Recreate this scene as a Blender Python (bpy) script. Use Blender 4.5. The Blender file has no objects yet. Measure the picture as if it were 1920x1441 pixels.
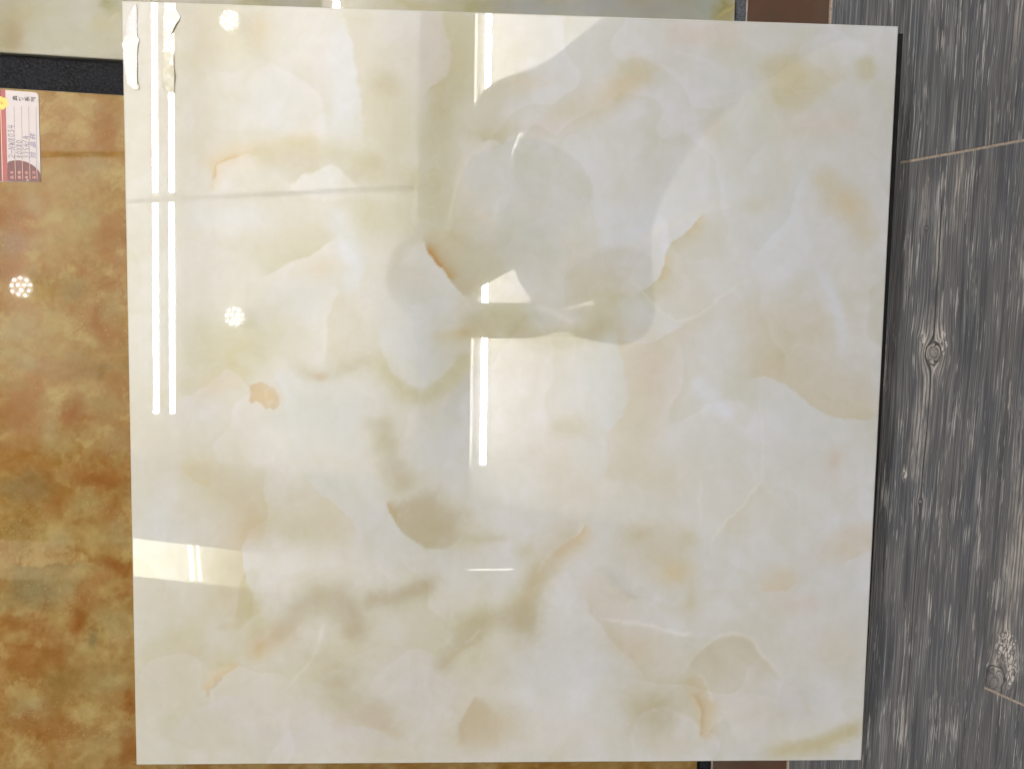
import bpy, bmesh, math, random
import numpy as np
from mathutils import Vector, Matrix

# ------------------------------------------------------------------ camera, world, lamps' exposure
SC = bpy.context.scene
COL = SC.collection
random.seed(7)
RNG = np.random.RandomState(11)

EYE = np.array([0.2627, 0.5062, 0.9171])                 # phone lens, metres above the shop floor
ROT = np.array([[0.9872, 0.0008, 0.1597], [0.0176, -0.9944, -0.1038], [0.1587, 0.1053, -0.9817]])
u_, _s, v_ = np.linalg.svd(ROT); ROT = u_ @ v_           # columns: right, down, forward
FPX, CX, CY = 1500.0, 960.0, 720.5
cam = bpy.data.objects.new('camera', bpy.data.cameras.new('camera'))
COL.objects.link(cam)
cam.data.sensor_width = 36; cam.data.lens = FPX / 1920 * 36
cam.data.clip_start = 0.02; cam.data.clip_end = 50
m = Matrix.Identity(4)
for i in range(3):
    m[i][0] = ROT[i, 0]; m[i][1] = -ROT[i, 1]; m[i][2] = -ROT[i, 2]; m[i][3] = EYE[i]
cam.matrix_world = m
SC.camera = cam

world = bpy.data.worlds.new('World'); SC.world = world; world.use_nodes = True
bg = world.node_tree.nodes['Background']
bg.inputs[0].default_value = (0.97, 0.99, 1.0, 1); bg.inputs[1].default_value = 0.16
SC.view_settings.view_transform = 'Standard'; SC.view_settings.look = 'None'
SC.view_settings.exposure = 0.67; SC.view_settings.gamma = 1.0
try:
    SC.cycles.max_bounces = 6; SC.cycles.sample_clamp_indirect = 6
    SC.cycles.blur_glossy = 0.2
except Exception: pass

TUBE_L = 165.0      # radiance of the pair of ceiling tubes
COVE_L = 145.0      # radiance of the single tube in the other recess

# ------------------------------------------------------------------ geometry of the place
# the cream tile leans: its top right corner is propped up, its top left corner lies on the samples
A_, B_ = 0.12, 0.03
ex = np.array([1, 0, A_]); ex = ex / np.linalg.norm(ex)
ez = np.array([-A_, B_, 1.0]); ez = ez - ex * (ez @ ex); ez = ez / np.linalg.norm(ez)
ey = np.cross(ez, ex)
TO = np.array([0, 0, 0.0455])                            # bottom left corner of the polished face
LEAN = Matrix([[ex[i], ey[i], ez[i], TO[i]] for i in range(3)] + [[0, 0, 0, 1]])

def at(px, py, z=0.0):
    """point of the horizontal plane at height z seen at a point of the photograph"""
    d = ROT @ np.array([(px - CX) / FPX, (py - CY) / FPX, 1.0])
    p = EYE + d * ((z - EYE[2]) / d[2])
    return Vector(p)
def on_tile(px, py, h=0.0):
    """same for the polished face of the leaning tile, in the tile's own coordinates"""
    d = ROT @ np.array([(px - CX) / FPX, (py - CY) / FPX, 1.0])
    s = ((TO + ez * h - EYE) @ ez) / (d @ ez)
    q = EYE + d * s - TO
    return Vector((q @ ex, q @ ey, h))
def photo_of(P):
    """photo position of world points (n,3)"""
    q = (P - EYE) @ ROT
    return q[:, 0] / q[:, 2] * FPX + CX, q[:, 1] / q[:, 2] * FPX + CY

# ------------------------------------------------------------------ object helpers
def tag(o, label=None, cat=None, group=None, kind=None):
    if label: o['label'] = label
    if cat: o['category'] = cat
    if group: o['group'] = group
    if kind: o['kind'] = kind
    return o
def link(name, me, mat=None, parent=None):
    o = bpy.data.objects.new(name, me); COL.objects.link(o)
    if mat is not None and me is not None: me.materials.append(mat)
    if parent is not None: o.parent = parent
    return o
def empty(name, loc=(0, 0, 0)):
    o = bpy.data.objects.new(name, None); COL.objects.link(o); o.location = loc
    return o
def mesh(name, verts, faces):
    me = bpy.data.meshes.new(name); me.from_pydata([tuple(v) for v in verts], [], faces); me.update()
    return me
def bm_mesh(name, bm, smooth=False):
    me = bpy.data.meshes.new(name)
    bmesh.ops.recalc_face_normals(bm, faces=bm.faces[:])
    bm.to_mesh(me); bm.free()
    if smooth:
        for p in me.polygons: p.use_smooth = True
    return me
def prism(bm, pts, z0, z1, bevel=0.0):
    """upright prism over a polygon, with an optional small bevel round its top"""
    n = len(pts)
    ar = sum(pts[i][0] * pts[(i + 1) % n][1] - pts[(i + 1) % n][0] * pts[i][1] for i in range(n))
    if ar < 0: pts = pts[::-1]
    lo = [bm.verts.new((p[0], p[1], z0)) for p in pts]
    if bevel > 0:
        c = Vector((sum(p[0] for p in pts) / n, sum(p[1] for p in pts) / n))
        mid = [bm.verts.new((p[0], p[1], z1 - bevel)) for p in pts]
        hi = []
        for i in range(n):
            a, b, d = Vector(pts[i - 1][:2]), Vector(pts[i][:2]), Vector(pts[(i + 1) % n][:2])
            e1 = (b - a).normalized(); e2 = (d - b).normalized()
            n1 = Vector((-e1.y, e1.x)); n2 = Vector((-e2.y, e2.x)); nn = (n1 + n2)
            nn = nn / max(nn.length_squared / 2, .3)
            q = b + nn * bevel; hi.append(bm.verts.new((q.x, q.y, z1)))
        rings = [lo, mid, hi]
    else:
        hi = [bm.verts.new((p[0], p[1], z1)) for p in pts]; rings = [lo, hi]
    for r0, r1 in zip(rings, rings[1:]):
        for i in range(n):
            bm.faces.new((r0[i], r0[(i + 1) % n], r1[(i + 1) % n], r1[i]))
    bm.faces.new(hi); bm.faces.new(lo[::-1])
def prism_obj(name, pts, z0, z1, mat, parent=None, bevel=0.0):
    bm = bmesh.new(); prism(bm, [(p[0], p[1]) for p in pts], z0, z1, bevel)
    return link(name, bm_mesh(name, bm), mat, parent)
def rect(x0, y0, x1, y1): return [(x0, y0), (x1, y0), (x1, y1), (x0, y1)]
def tube_between(bm, a, b, r, seg=12, r2=None):
    a, b = Vector(a), Vector(b); d = (b - a); L = d.length
    q = d.to_track_quat('Z', 'Y').to_matrix().to_4x4()
    bmesh.ops.create_cone(bm, cap_ends=True, segments=seg, radius1=r, radius2=r if r2 is None else r2,
                          depth=L, matrix=Matrix.Translation((a + b) / 2) @ q)

# ------------------------------------------------------------------ node helpers
class NT:
    def __init__(s, name):
        s.m = bpy.data.materials.new(name); s.m.use_nodes = True
        s.t = s.m.node_tree; s.b = s.t.nodes['Principled BSDF']
    def n(s, kind, **kw):
        nd = s.t.nodes.new(kind)
        for k, v in kw.items(): setattr(nd, k, v)
        return nd
    def put(s, sock, v):
        if hasattr(v, 'links') or hasattr(v, 'is_output'): s.t.links.new(v, sock)
        else: sock.default_value = v
    def math(s, op, a, b=None, c=None, clamp=False):
        nd = s.n('ShaderNodeMath', operation=op); nd.use_clamp = clamp
        s.put(nd.inputs[0], a)
        if b is not None: s.put(nd.inputs[1], b)
        if c is not None: s.put(nd.inputs[2], c)
        return nd.outputs[0]
    def step(s, x, lo, hi, a=0.0, b=1.0):
        nd = s.n('ShaderNodeMapRange'); nd.interpolation_type = 'SMOOTHSTEP'
        s.put(nd.inputs[0], x); s.put(nd.inputs[1], lo); s.put(nd.inputs[2], hi)
        s.put(nd.inputs[3], a); s.put(nd.inputs[4], b)
        return nd.outputs[0]
    def noise(s, vec, scale, detail=3.0, rough=0.55, dist=0.0):
        nd = s.n('ShaderNodeTexNoise'); s.put(nd.inputs['Vector'], vec)
        nd.inputs['Scale'].default_value = scale; nd.inputs['Detail'].default_value = detail
        nd.inputs['Roughness'].default_value = rough; nd.inputs['Distortion'].default_value = dist
        return nd.outputs[0]
    def vec(s, x, y, z=0.0):
        nd = s.n('ShaderNodeCombineXYZ'); s.put(nd.inputs[0], x); s.put(nd.inputs[1], y); s.put(nd.inputs[2], z)
        return nd.outputs[0]
    def mix(s, f, a, b, mode='MIX'):
        nd = s.n('ShaderNodeMix', data_type='RGBA', blend_type=mode)
        s.put(nd.inputs[0], f); s.put(nd.inputs[6], a); s.put(nd.inputs[7], b)
        return nd.outputs[2]
    def bump(s, h, strength=0.3, dist=0.001):
        nd = s.n('ShaderNodeBump'); nd.inputs['Strength'].default_value = strength
        nd.inputs['Distance'].default_value = dist; s.put(nd.inputs['Height'], h)
        s.t.links.new(nd.outputs[0], s.b.inputs['Normal'])
    def pos(s):
        return s.n('ShaderNodeTexCoord').outputs['Object']
    def base(s, c): s.put(s.b.inputs['Base Color'], c)
    def gloss(s, r, ior=1.5): s.put(s.b.inputs['Roughness'], r); s.b.inputs['IOR'].default_value = ior

def lin(c):
    c = np.asarray(c, float) / 255
    return np.where(c <= 0.04045, c / 12.92, ((c + 0.055) / 1.055) ** 2.4)
def L4(r, g, b): return tuple(lin((r, g, b))) + (1.0,)
def simple(name, col, rough=0.6, ior=1.5, noise=0.0, scale=40):
    t = NT(name); c = L4(*col)
    if noise:
        n = t.noise(t.pos(), scale, 4)
        c = t.mix(t.step(n, .3, .7), tuple(x * (1 - noise) for x in c[:3]) + (1,), tuple(min(1, x * (1 + noise)) for x in c[:3]) + (1,))
    t.base(c); t.gloss(rough, ior); return t.m
def emit(name, col, strength):
    t = NT(name); t.b.inputs['Base Color'].default_value = (.8, .8, .8, 1)
    t.b.inputs['Emission Color'].default_value = tuple(col) + (1,)
    t.b.inputs['Emission Strength'].default_value = strength
    return t.m

# ------------------------------------------------------------------ numpy painter for the printed onyx patterns
def vnoise(x, y, seed):
    r = np.random.RandomState(seed); g = r.rand(64, 64)
    xi = np.floor(x).astype(int); yi = np.floor(y).astype(int)
    fx = x - xi; fy = y - yi; fx = fx * fx * (3 - 2 * fx); fy = fy * fy * (3 - 2 * fy)
    a = g[xi % 64, yi % 64]; b = g[(xi + 1) % 64, yi % 64]; c = g[xi % 64, (yi + 1) % 64]; d = g[(xi + 1) % 64, (yi + 1) % 64]
    return (a * (1 - fx) + b * fx) * (1 - fy) + (c * (1 - fx) + d * fx) * fy
def fbm(x, y, seed, oct=4, gain=.5):
    s = 0; a = 1; t = 0
    for i in range(oct):
        s = s + a * vnoise(x * 2 ** i + 7.3 * i, y * 2 ** i + 3.1 * i, seed + i); t += a; a *= gain
    return s / t
def sstep(x, a, b):
    t = np.clip((x - a) / (b - a), 0, 1); return t * t * (3 - 2 * t)

class Paint:
    """a pigment layer painted on the points of a tile; places are read off the photograph"""
    def __init__(s, U, V, warp=6.0, seed=3):
        s.U0, s.V0 = U, V
        s.U = U + (fbm(U / 70, V / 70, seed) - .5) * warp * 4.5 + (fbm(U / 26, V / 26, seed + 20, 5, .62) - .5) * warp * 3.2
        s.V = V + (fbm(U / 70 + 9, V / 70, seed + 40) - .5) * warp * 4.5 + (fbm(U / 26, V / 26 + 5, seed + 60, 5, .62) - .5) * warp * 3.2
        s.C = np.zeros(U.shape + (3,))
    def fill(s, c): s.C[:] = c
    def lay(s, idx, a, col):
        a = np.clip(a, 0, 1)[:, None]; s.C[idx] = s.C[idx] * (1 - a) + np.array(col, float) * a
    def box(s, x0, y0, x1, y1):
        return np.nonzero((s.U > x0) & (s.U < x1) & (s.V > y0) & (s.V < y1))[0]
    def blob(s, x, y, rx, ry, col, a=.6, ang=0, hard=1.0):
        R = max(rx, ry) * 2.2; i = s.box(x - R, y - R, x + R, y + R)
        if not len(i): return
        c, sn = math.cos(math.radians(ang)), math.sin(math.radians(ang))
        dx = s.U[i] - x; dy = s.V[i] - y
        p = (dx * c + dy * sn) / rx; q = (-dx * sn + dy * c) / ry
        r = (p * p + q * q) ** .5 * (1 + .9 * (fbm(s.U[i] / 34, s.V[i] / 34, int(x) % 97, 5, .62) - .5))
        s.lay(i, a * np.exp(-np.power(r, 2.0 * hard) * .9), col)
    def _near(s, i, pts, closed=False):
        U, V = s.U[i], s.V[i]; best = np.full(U.shape, 1e9); side = np.zeros(U.shape); par = np.zeros(U.shape)
        n = len(pts); segs = [(pts[k], pts[(k + 1) % n]) for k in range(n if closed else n - 1)]
        Ls = [math.hypot(b[0] - a[0], b[1] - a[1]) for a, b in segs]; T = sum(Ls); acc = 0
        for (a, b), L in zip(segs, Ls):
            dx, dy = (b[0] - a[0]) / L, (b[1] - a[1]) / L
            t = (U - a[0]) * dx + (V - a[1]) * dy; tc = np.clip(t, 0, L)
            ox = U - a[0] - tc * dx; oy = V - a[1] - tc * dy; d = np.hypot(ox, oy)
            cr = dx * (V - a[1]) - dy * (U - a[0])
            w = d < best - 1e-6
            best = np.where(w, d, best); side = np.where(w, np.sign(cr), side)
            par = np.where(w, (acc + t) / T, par); acc += L
        return best, side, par
    def curve(s, pts, closed=False):
        n = len(pts); out = []
        if n < 3: return pts
        rng = range(n) if closed else range(n - 1)
        for k in rng:
            p0 = pts[k - 1] if (closed or k > 0) else pts[0]; p1 = pts[k]; p2 = pts[(k + 1) % n]
            p3 = pts[(k + 2) % n] if (closed or k + 2 < n) else pts[-1]
            for t in (0, .25, .5, .75):
                out.append(tuple(.5 * ((2 * p1[j]) + (-p0[j] + p2[j]) * t + (2 * p0[j] - 5 * p1[j] + 4 * p2[j] - p3[j]) * t * t + (-p0[j] + 3 * p1[j] - 3 * p2[j] + p3[j]) * t ** 3) for j in (0, 1)))
        if not closed: out.append(pts[-1])
        return out
    def edge(s, pts, side, w, col, a=.6, sharp=2.0, ends=.16, pw=1.3):
        """colour held at one side of a line, strongest at the line: side +1 is right of the way drawn (as seen)"""
        pts = s.curve(pts); xs = [p[0] for p in pts]; ys = [p[1] for p in pts]; R = w * 2.6
        i = s.box(min(xs) - R, min(ys) - R, max(xs) + R, max(ys) + R)
        if not len(i): return
        d, sg, t = s._near(i, pts); sd = d * sg * side
        al = sstep(sd, -sharp, sharp) * np.exp(-np.power(np.maximum(sd, 0) / w, pw))
        al = al * sstep(t, -.02, ends) * (1 - sstep(t, 1 - ends, 1.02))
        s.lay(i, a * al, col)
    def ribbon(s, pts, w, col, a=.6, ends=.12, pw=2.0):
        pts = s.curve(pts); xs = [p[0] for p in pts]; ys = [p[1] for p in pts]; R = w * 2.6
        i = s.box(min(xs) - R, min(ys) - R, max(xs) + R, max(ys) + R)
        if not len(i): return
        d, sg, t = s._near(i, pts)
        ww = w * (1 + 1.1 * (fbm(s.U[i] / 36, s.V[i] / 36, int(w * 7) % 53, 5, .62) - .5))
        al = np.exp(-np.power(d / ww, pw)) * sstep(t, -.06, ends) * (1 - sstep(t, 1 - ends, 1.06))
        s.lay(i, a * al, col)
    def shape(s, pts, col, a=.5, soft=3.0, curve=True):
        if curve: pts = s.curve(pts, True)
        xs = [p[0] for p in pts]; ys = [p[1] for p in pts]; R = soft * 3 + 4
        i = s.box(min(xs) - R, min(ys) - R, max(xs) + R, max(ys) + R)
        if not len(i): return
        d, sg, t = s._near(i, pts, True)
        U, V = s.U[i], s.V[i]; ins = np.zeros(U.shape, bool)
        for k in range(len(pts)):
            (x1, y1), (x2, y2) = pts[k - 1], pts[k]
            if y1 == y2: continue
            c = ((y1 > V) != (y2 > V)) & (U < (x2 - x1) * (V - y1) / (y2 - y1) + x1); ins ^= c
        sd = np.where(ins, d, -d)
        s.lay(i, a * sstep(sd, -soft, soft), col)

def painted_sheet(name, xs, ys, frame, th, paint, gain, edge_col, mat, chamfer=.0008):
    """a tile: printed face as a fine grid whose points carry the pigment, then chamfered rim, sides and back"""
    nx, ny = len(xs), len(ys)
    X, Y = np.meshgrid(xs, ys, indexing='ij'); X = X.ravel(); Y = Y.ravel()
    M = np.array(frame)
    P = np.stack([X, Y, np.zeros_like(X)], 1) @ M[:3, :3].T + M[:3, 3]
    U, V = photo_of(P)
    col = np.clip(lin(paint(U, V)) * gain, 0, .95)
    ii = (np.arange(nx - 1)[:, None] * ny + np.arange(ny - 1)[None, :]).ravel()
    F = np.stack([ii, ii + ny, ii + ny + 1, ii + 1], 1)
    verts = np.stack([X, Y, np.zeros_like(X)], 1)
    rim = [(0, 0), (nx - 1, 0), (nx - 1, ny - 1), (0, ny - 1)]
    # border loop of grid indices, counter-clockwise
    loop = [i * ny for i in range(nx)] + [(nx - 1) * ny + j for j in range(1, ny)] + [i * ny + ny - 1 for i in range(nx - 2, -1, -1)] + [j for j in range(ny - 2, 0, -1)]
    x0, x1, y0, y1 = xs[0], xs[-1], ys[0], ys[-1]
    lv = verts[loop]
    out = lv.copy()
    out[:, 0] += np.where(lv[:, 0] <= x0 + 1e-9, -chamfer, 0) + np.where(lv[:, 0] >= x1 - 1e-9, chamfer, 0)
    out[:, 1] += np.where(lv[:, 1] <= y0 + 1e-9, -chamfer, 0) + np.where(lv[:, 1] >= y1 - 1e-9, chamfer, 0)
    r1 = out.copy(); r1[:, 2] = -chamfer; r2 = out.copy(); r2[:, 2] = -th
    n0 = len(verts); k = len(loop)
    allv = np.concatenate([verts, r1, r2]); faces = F.tolist()
    for q in range(k):
        p = (q + 1) % k
        faces.append((loop[p], loop[q], n0 + q, n0 + p)); faces.append((n0 + p, n0 + q, n0 + k + q, n0 + k + p))
    faces.append([n0 + k + q for q in range(k)][::-1])
    me = mesh(name, allv.tolist(), faces)
    ca = me.color_attributes.new('pigment', 'FLOAT_COLOR', 'POINT')
    full = np.ones((len(allv), 4)); full[:n0, :3] = col
    full[n0:n0 + k, :3] = (np.clip(col[loop] * 1.0, 0, 1) + np.array(edge_col)) / 2; full[n0 + k:, :3] = edge_col
    ca.data.foreach_set('color', full.ravel().astype(np.float32))
    me.materials.append(mat)
    return me

def glaze(name, ior, rough=.015, mott=.03, speck=0.0, ms=70):
    t = NT(name); at_ = t.n('ShaderNodeAttribute', attribute_name='pigment')
    p = t.pos(); n = t.noise(p, ms, 5, .6); c = at_.outputs['Color']
    lo = t.mix(1.0, c, (1 - mott, 1 - mott * 1.05, 1 - mott * 1.2, 1), 'MULTIPLY')
    c2 = t.mix(t.step(n, .35, .65), lo, c)
    if speck:
        f = t.step(t.noise(p, 420, 2, .5), .60, .72)
        patch = t.step(t.noise(p, 14, 3), .48, .62)
        c2 = t.mix(t.math('MULTIPLY', t.math('MULTIPLY', f, patch), speck), c2, (.72, .5, .22, 1))
    # dust and faint finger smears only change the gloss
    sm = t.noise(p, 9, 4, .6)
    t.base(c2); t.gloss(t.step(sm, .55, .8, rough, rough + .012), ior)
    return t.m

# ------------------------------------------------------------------ the cream tile's print
def cream_print(U, V):
    s = Paint(U, V, 4.0, 3)
    W = (214, 212, 204); CW = (216, 219, 222); B = (209, 200, 176); Y = (199, 192, 156); O = (188, 177, 143)
    OC = (214, 184, 128); DO = (186, 146, 84); PK = (214, 203, 192); GG = (201, 204, 196); LT = (224, 221, 212)
    s.fill(W)
    # broad temperature of the print: warmer at the left, cooler at the right
    t = np.clip(U / 1700, 0, 1)[:, None]
    s.C = np.array((215, 209, 190.)) * (1 - t) + np.array((212, 212, 208.)) * t
    n = fbm(U / 210, V / 210, 5)[:, None]; s.C += (n - .5) * np.array((10, 12, 26.))
    n = fbm(U / 90 + 4, V / 90, 15)[:, None]; s.C += (n - .5) * np.array((6, 8, 16.))
    n = fbm(U / 30 + 4, V / 36, 25)[:, None]; s.C += (n - .5) * np.array((4, 4, 7.))
    # cloudy network of warm veins through the whole print
    for sc_, a_, c_, sd_ in ((230., .30, B, 201), (150., .28, Y, 221), (95., .16, (207, 194, 170), 241), (120., .18, CW, 261)):
        wx_ = (fbm(U / sc_, V / sc_, sd_ + 3, 4) - .5) * sc_ * 2.2; wy_ = (fbm(U / sc_ + 5, V / sc_, sd_ + 9, 4) - .5) * sc_ * 2.2
        v = fbm((U + wx_) / sc_, (V + wy_) / sc_ / 1.15, sd_, 2)
        rd = np.exp(-(np.maximum((v - .5) * np.where(v > .5, 9, 26), (.5 - v) * 26) ** 1.0)) * sstep(fbm(U / 260, V / 260, sd_ + 30, 2), .34, .62)
        a = (rd * a_ * (1 - .7 * sstep(U - V * .6, 500, 1100)))[:, None]; s.C = s.C * (1 - a) + np.array(c_, float) * a
    # ---- top left
    s.blob(470, 60, 60, 45, Y, .45, -40); s.blob(492, 50, 22, 34, OC, .35)
    s.blob(400, 60, 60, 40, B, .5); s.blob(365, 110, 60, 60, B, .5); s.blob(380, 230, 30, 90, B, .6, 8)
    s.blob(560, 80, 60, 60, LT, .4); s.blob(520, 190, 70, 80, GG, .3); s.blob(600, 150, 30, 60, PK, .4)
    s.blob(640, 190, 28, 90, CW, .75); s.blob(650, 240, 24, 50, CW, .5)
    s.edge([(640, 10), (662, 90), (668, 160), (680, 210), (672, 270)], -1, 70, B, .75, 3)
    s.edge([(640, 20), (662, 90), (668, 160), (678, 210), (665, 270)], 1, 40, CW, .45, 3)
    s.blob(722, 158, 30, 26, O, .6, 0, 1.3); s.blob(735, 200, 45, 60, Y, .5); s.blob(720, 270, 60, 50, Y, .45)
    s.blob(795, 80, 45, 60, PK, .45)
    s.edge([(828, 20), (842, 70), (846, 110), (832, 145), (806, 165), (795, 190)], -1, 55, Y, .85, 2.5)
    s.edge([(828, 20), (842, 70), (846, 110), (832, 145), (806, 165)], 1, 40, PK, .5, 2.5)
    s.ribbon([(862, 25), (862, 120), (838, 190), (815, 250), (830, 290)], 32, Y, .6)
    s.blob(830, 215, 30, 60, O, .4)
    s.ribbon([(400, 310), (404, 338), (398, 360)], 9, OC, .4); s.edge([(398, 345), (402, 315), (425, 292), (452, 286)], 1, 14, DO, .5, 2)
    s.ribbon([(390, 320), (420, 296), (470, 285), (530, 275), (600, 262)], 22, OC, .5)
    s.edge([(400, 372), (404, 320), (420, 302), (450, 290), (500, 290)], 1, 60, LT, .5, 3)
    s.ribbon([(470, 290), (540, 275), (600, 290), (655, 315)], 26, Y, .6); s.blob(530, 300, 45, 25, O, .35)
    s.shape([(540, 350), (560, 330), (590, 317), (625, 314), (655, 335), (670, 356), (640, 372), (580, 372)], LT, .5, 4)
    s.edge([(538, 352), (560, 331), (590, 316), (625, 314), (655, 332), (672, 356)], -1, 34, O, .5, 2.5)
    s.blob(700, 320, 60, 24, O, .5, 20); s.ribbon([(640, 290), (700, 320), (780, 330), (830, 330)], 22, Y, .5)
    s.blob(620, 330, 34, 22, CW, .35)
    s.blob(470, 410, 90, 24, CW, .7); s.blob(420, 420, 50, 30, LT, .5)
    s.blob(350, 500, 60, 90, LT, .35); s.blob(300, 620, 50, 110, LT, .3)
    # ---- middle left
    s.blob(560, 440, 60, 50, B, .55); s.blob(520, 480, 60, 30, Y, .35)
    s.edge([(480, 525), (530, 500), (580, 478), (620, 450), (632, 420)], -1, 70, Y, .6, 2.5)
    s.edge([(500, 515), (540, 498), (580, 478), (622, 448)], 1, 26, LT, .55, 2.5)
    s.ribbon([(636, 385), (632, 420), (655, 470), (668, 510), (640, 545)], 20, CW, .7)
    s.blob(660, 450, 24, 34, CW, .6); s.blob(700, 400, 60, 40, Y, .55); s.blob(760, 400, 60, 60, Y, .3)
    s.blob(600, 505, 36, 20, OC, .2); s.blob(570, 560, 70, 40, GG, .45); s.blob(560, 590, 60, 20, CW, .3)
    s.edge([(640, 545), (618, 578), (609, 630), (607, 700)], -1, 60, B, .7, 2.5)
    s.edge([(640, 545), (618, 578), (609, 630), (607, 690)], 1, 34, LT, .35, 2.5)
    s.blob(430, 650, 60, 50, Y, .6); s.blob(520, 640, 60, 60, Y, .5); s.blob(680, 650, 50, 50, Y, .35)
    s.ribbon([(530, 690), (575, 700), (600, 706), (650, 692), (700, 672)], 16, O, .55); s.blob(597, 706, 14, 9, DO, .5)
    s.edge([(535, 665), (545, 700), (575, 715), (600, 712)], 1, 26, LT, .35, 2)
    s.edge([(330, 748), (362, 738), (380, 722), (396, 708), (420, 690), (440, 702), (458, 718), (470, 728)], -1, 70, Y, .75, 1.6)
    s.edge([(330, 748), (362, 738), (380, 722), (396, 708), (420, 690), (440, 702), (458, 718)], 1, 44, PK, .6, 1.6)
    wu, wv = s.U, s.V; s.U, s.V = s.U0 + (s.U - s.U0) * .2, s.V0 + (s.V - s.V0) * .2
    s.shape([(468, 722), (490, 716), (515, 728), (522, 745), (525, 758), (512, 769), (504, 763), (497, 768), (489, 757), (480, 752), (473, 757), (466, 753), (470, 740)], DO, .5, 1.5, False); s.U, s.V = wu, wv
    s.blob(500, 745, 24, 18, OC, .5); s.edge([(512, 705), (528, 722), (540, 745), (532, 770)], -1, 24, CW, .7, 2)
    s.blob(400, 720, 36, 18, OC, .25); s.blob(545, 700, 20, 26, LT, .4)
    s.blob(380, 790, 60, 40, CW, .4); s.blob(620, 770, 90, 60, GG, .5)
    s.ribbon([(716, 770), (724, 830), (740, 880), (770, 920)], 28, Y, .6); s.blob(742, 880, 22, 22, O, .5)
    # ---- the fold with the orange vein
    s.blob(900, 250, 40, 18, Y, .7); s.edge([(900, 268), (930, 262), (950, 275)], -1, 26, O, .5, 2)
    s.blob(830, 380, 34, 90, Y, .5)
    s.shape([(790, 455), (815, 430), (880, 440), (935, 480), (945, 520), (890, 560), (850, 520)], Y, .5, 12)
    s.edge([(788, 446), (806, 470), (830, 500), (852, 530), (870, 552), (888, 566)], -1, 40, O, .85, 1.6)
    s.edge([(796, 458), (812, 478), (832, 503), (850, 524)], -1, 11, DO, .95, 1.4)
    s.edge([(800, 464), (812, 478), (828, 498)], -1, 5, (178, 120, 50), .8, 1.2)
    s.edge([(788, 446), (806, 470), (830, 500), (852, 530), (875, 556)], 1, 40, CW, .5, 1.6)
    s.shape([(868, 330), (885, 300), (930, 270), (990, 262), (1050, 280), (1090, 308), (1107, 345), (1106, 390), (1060, 400), (1000, 372), (940, 350), (890, 360)], (198, 200, 193), .42, 2.5)
    s.edge([(1040, 272), (1085, 300), (1106, 340), (1108, 385), (1126, 425), (1150, 450)], -1, 44, CW, .6, 1.8)
    s.edge([(862, 385), (890, 368), (930, 352), (975, 352), (1000, 372)], 1, 50, (208, 208, 200), .55, 2)
    s.shape([(878, 390), (900, 396), (922, 414), (905, 418), (886, 404)], (218, 206, 184), .6, 2)
    s.shape([(935, 350), (1010, 360), (1075, 395), (1060, 440), (1000, 450), (930, 415)], GG, .5, 8)
    s.blob(1000, 385, 40, 16, PK, .35); s.blob(940, 470, 70, 50, (196, 194, 176), .55); s.blob(1040, 470, 50, 50, (196, 197, 188), .5)
    s.blob(1070, 455, 20, 12, B, .4, 20)
    s.blob(1130, 420, 50, 40, CW, .35)
    s.ribbon([(1045, 560), (1040, 540), (1062, 508), (1090, 480), (1150, 448), (1210, 432), (1290, 395)], 14, CW, .75, .1)
    s.shape([(1056, 540), (1066, 510), (1100, 482), (1160, 462), (1215, 470), (1180, 520), (1140, 560), (1100, 590), (1066, 580)], (202, 196, 180), .5, 7)
    s.blob(1100, 545, 40, 40, Y, .35)
    s.edge([(1050, 560), (1054, 530), (1068, 508), (1098, 483), (1140, 466)], -1, 34, B, .5, 2)
    s.ribbon([(1008, 572), (1030, 582), (1062, 598), (1078, 604)], 6, LT, .9, .1)
    s.blob(872, 622, 10, 8, DO, .95); s.blob(884, 620, 22, 16, OC, .5)
    s.ribbon([(812, 640), (840, 626), (872, 622)], 11, OC, .7); s.ribbon([(800, 650), (850, 632), (880, 625), (930, 620), (950, 600)], 24, Y, .6)
    s.blob(905, 605, 40, 22, O, .6)
    s.ribbon([(900, 598), (955, 592), (1000, 628), (1050, 640), (1105, 622), (1150, 580), (1165, 545)], 30, Y, .85)
    s.ribbon([(960, 600), (1000, 636), (1055, 650), (1105, 632), (1155, 580)], 20, O, .45)
    s.blob(1020, 600, 34, 24, GG, .5); s.blob(1150, 565, 26, 30, Y, .5)
    s.edge([(960, 645), (1010, 660), (1070, 660), (1130, 640), (1160, 600)], 1, 40, B, .55, 4)
    s.blob(790, 580, 70, 50, (203, 206, 202), .4); s.blob(790, 660, 50, 60, (203, 206, 204), .6)
    s.ribbon([(705, 650), (722, 700), (770, 742), (805, 742), (850, 700), (885, 655)], 22, Y, .8)
    s.edge([(712, 600), (716, 660), (740, 705), (790, 728), (825, 705), (868, 660)], -1, 50, CW, .4, 2.5)
    s.edge([(830, 790), (850, 740), (880, 700), (890, 672)], 1, 46, (200, 200, 200), .6, 3)
    s.blob(850, 830, 50, 60, (203, 205, 203), .5)
    # ---- centre right
    s.edge([(1150, 606), (1160, 650), (1172, 700), (1174, 745), (1158, 785), (1120, 812)], -1, 60, B, .85, 2.2)
    s.edge([(1150, 606), (1160, 650), (1172, 700), (1174, 745), (1158, 785), (1110, 812)], 1, 90, (206, 210, 203), .65, 2.2)
    s.blob(1205, 700, 30, 60, (206, 192, 168), .55); s.blob(1200, 780, 40, 60, B, .6); s.blob(1190, 870, 50, 50, Y, .35)
    s.blob(1060, 800, 34, 24, Y, .8, -15); s.blob(1040, 850, 50, 60, B, .5); s.blob(1110, 850, 34, 70, CW, .3); s.blob(1080, 920, 60, 40, B, .5)
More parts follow.
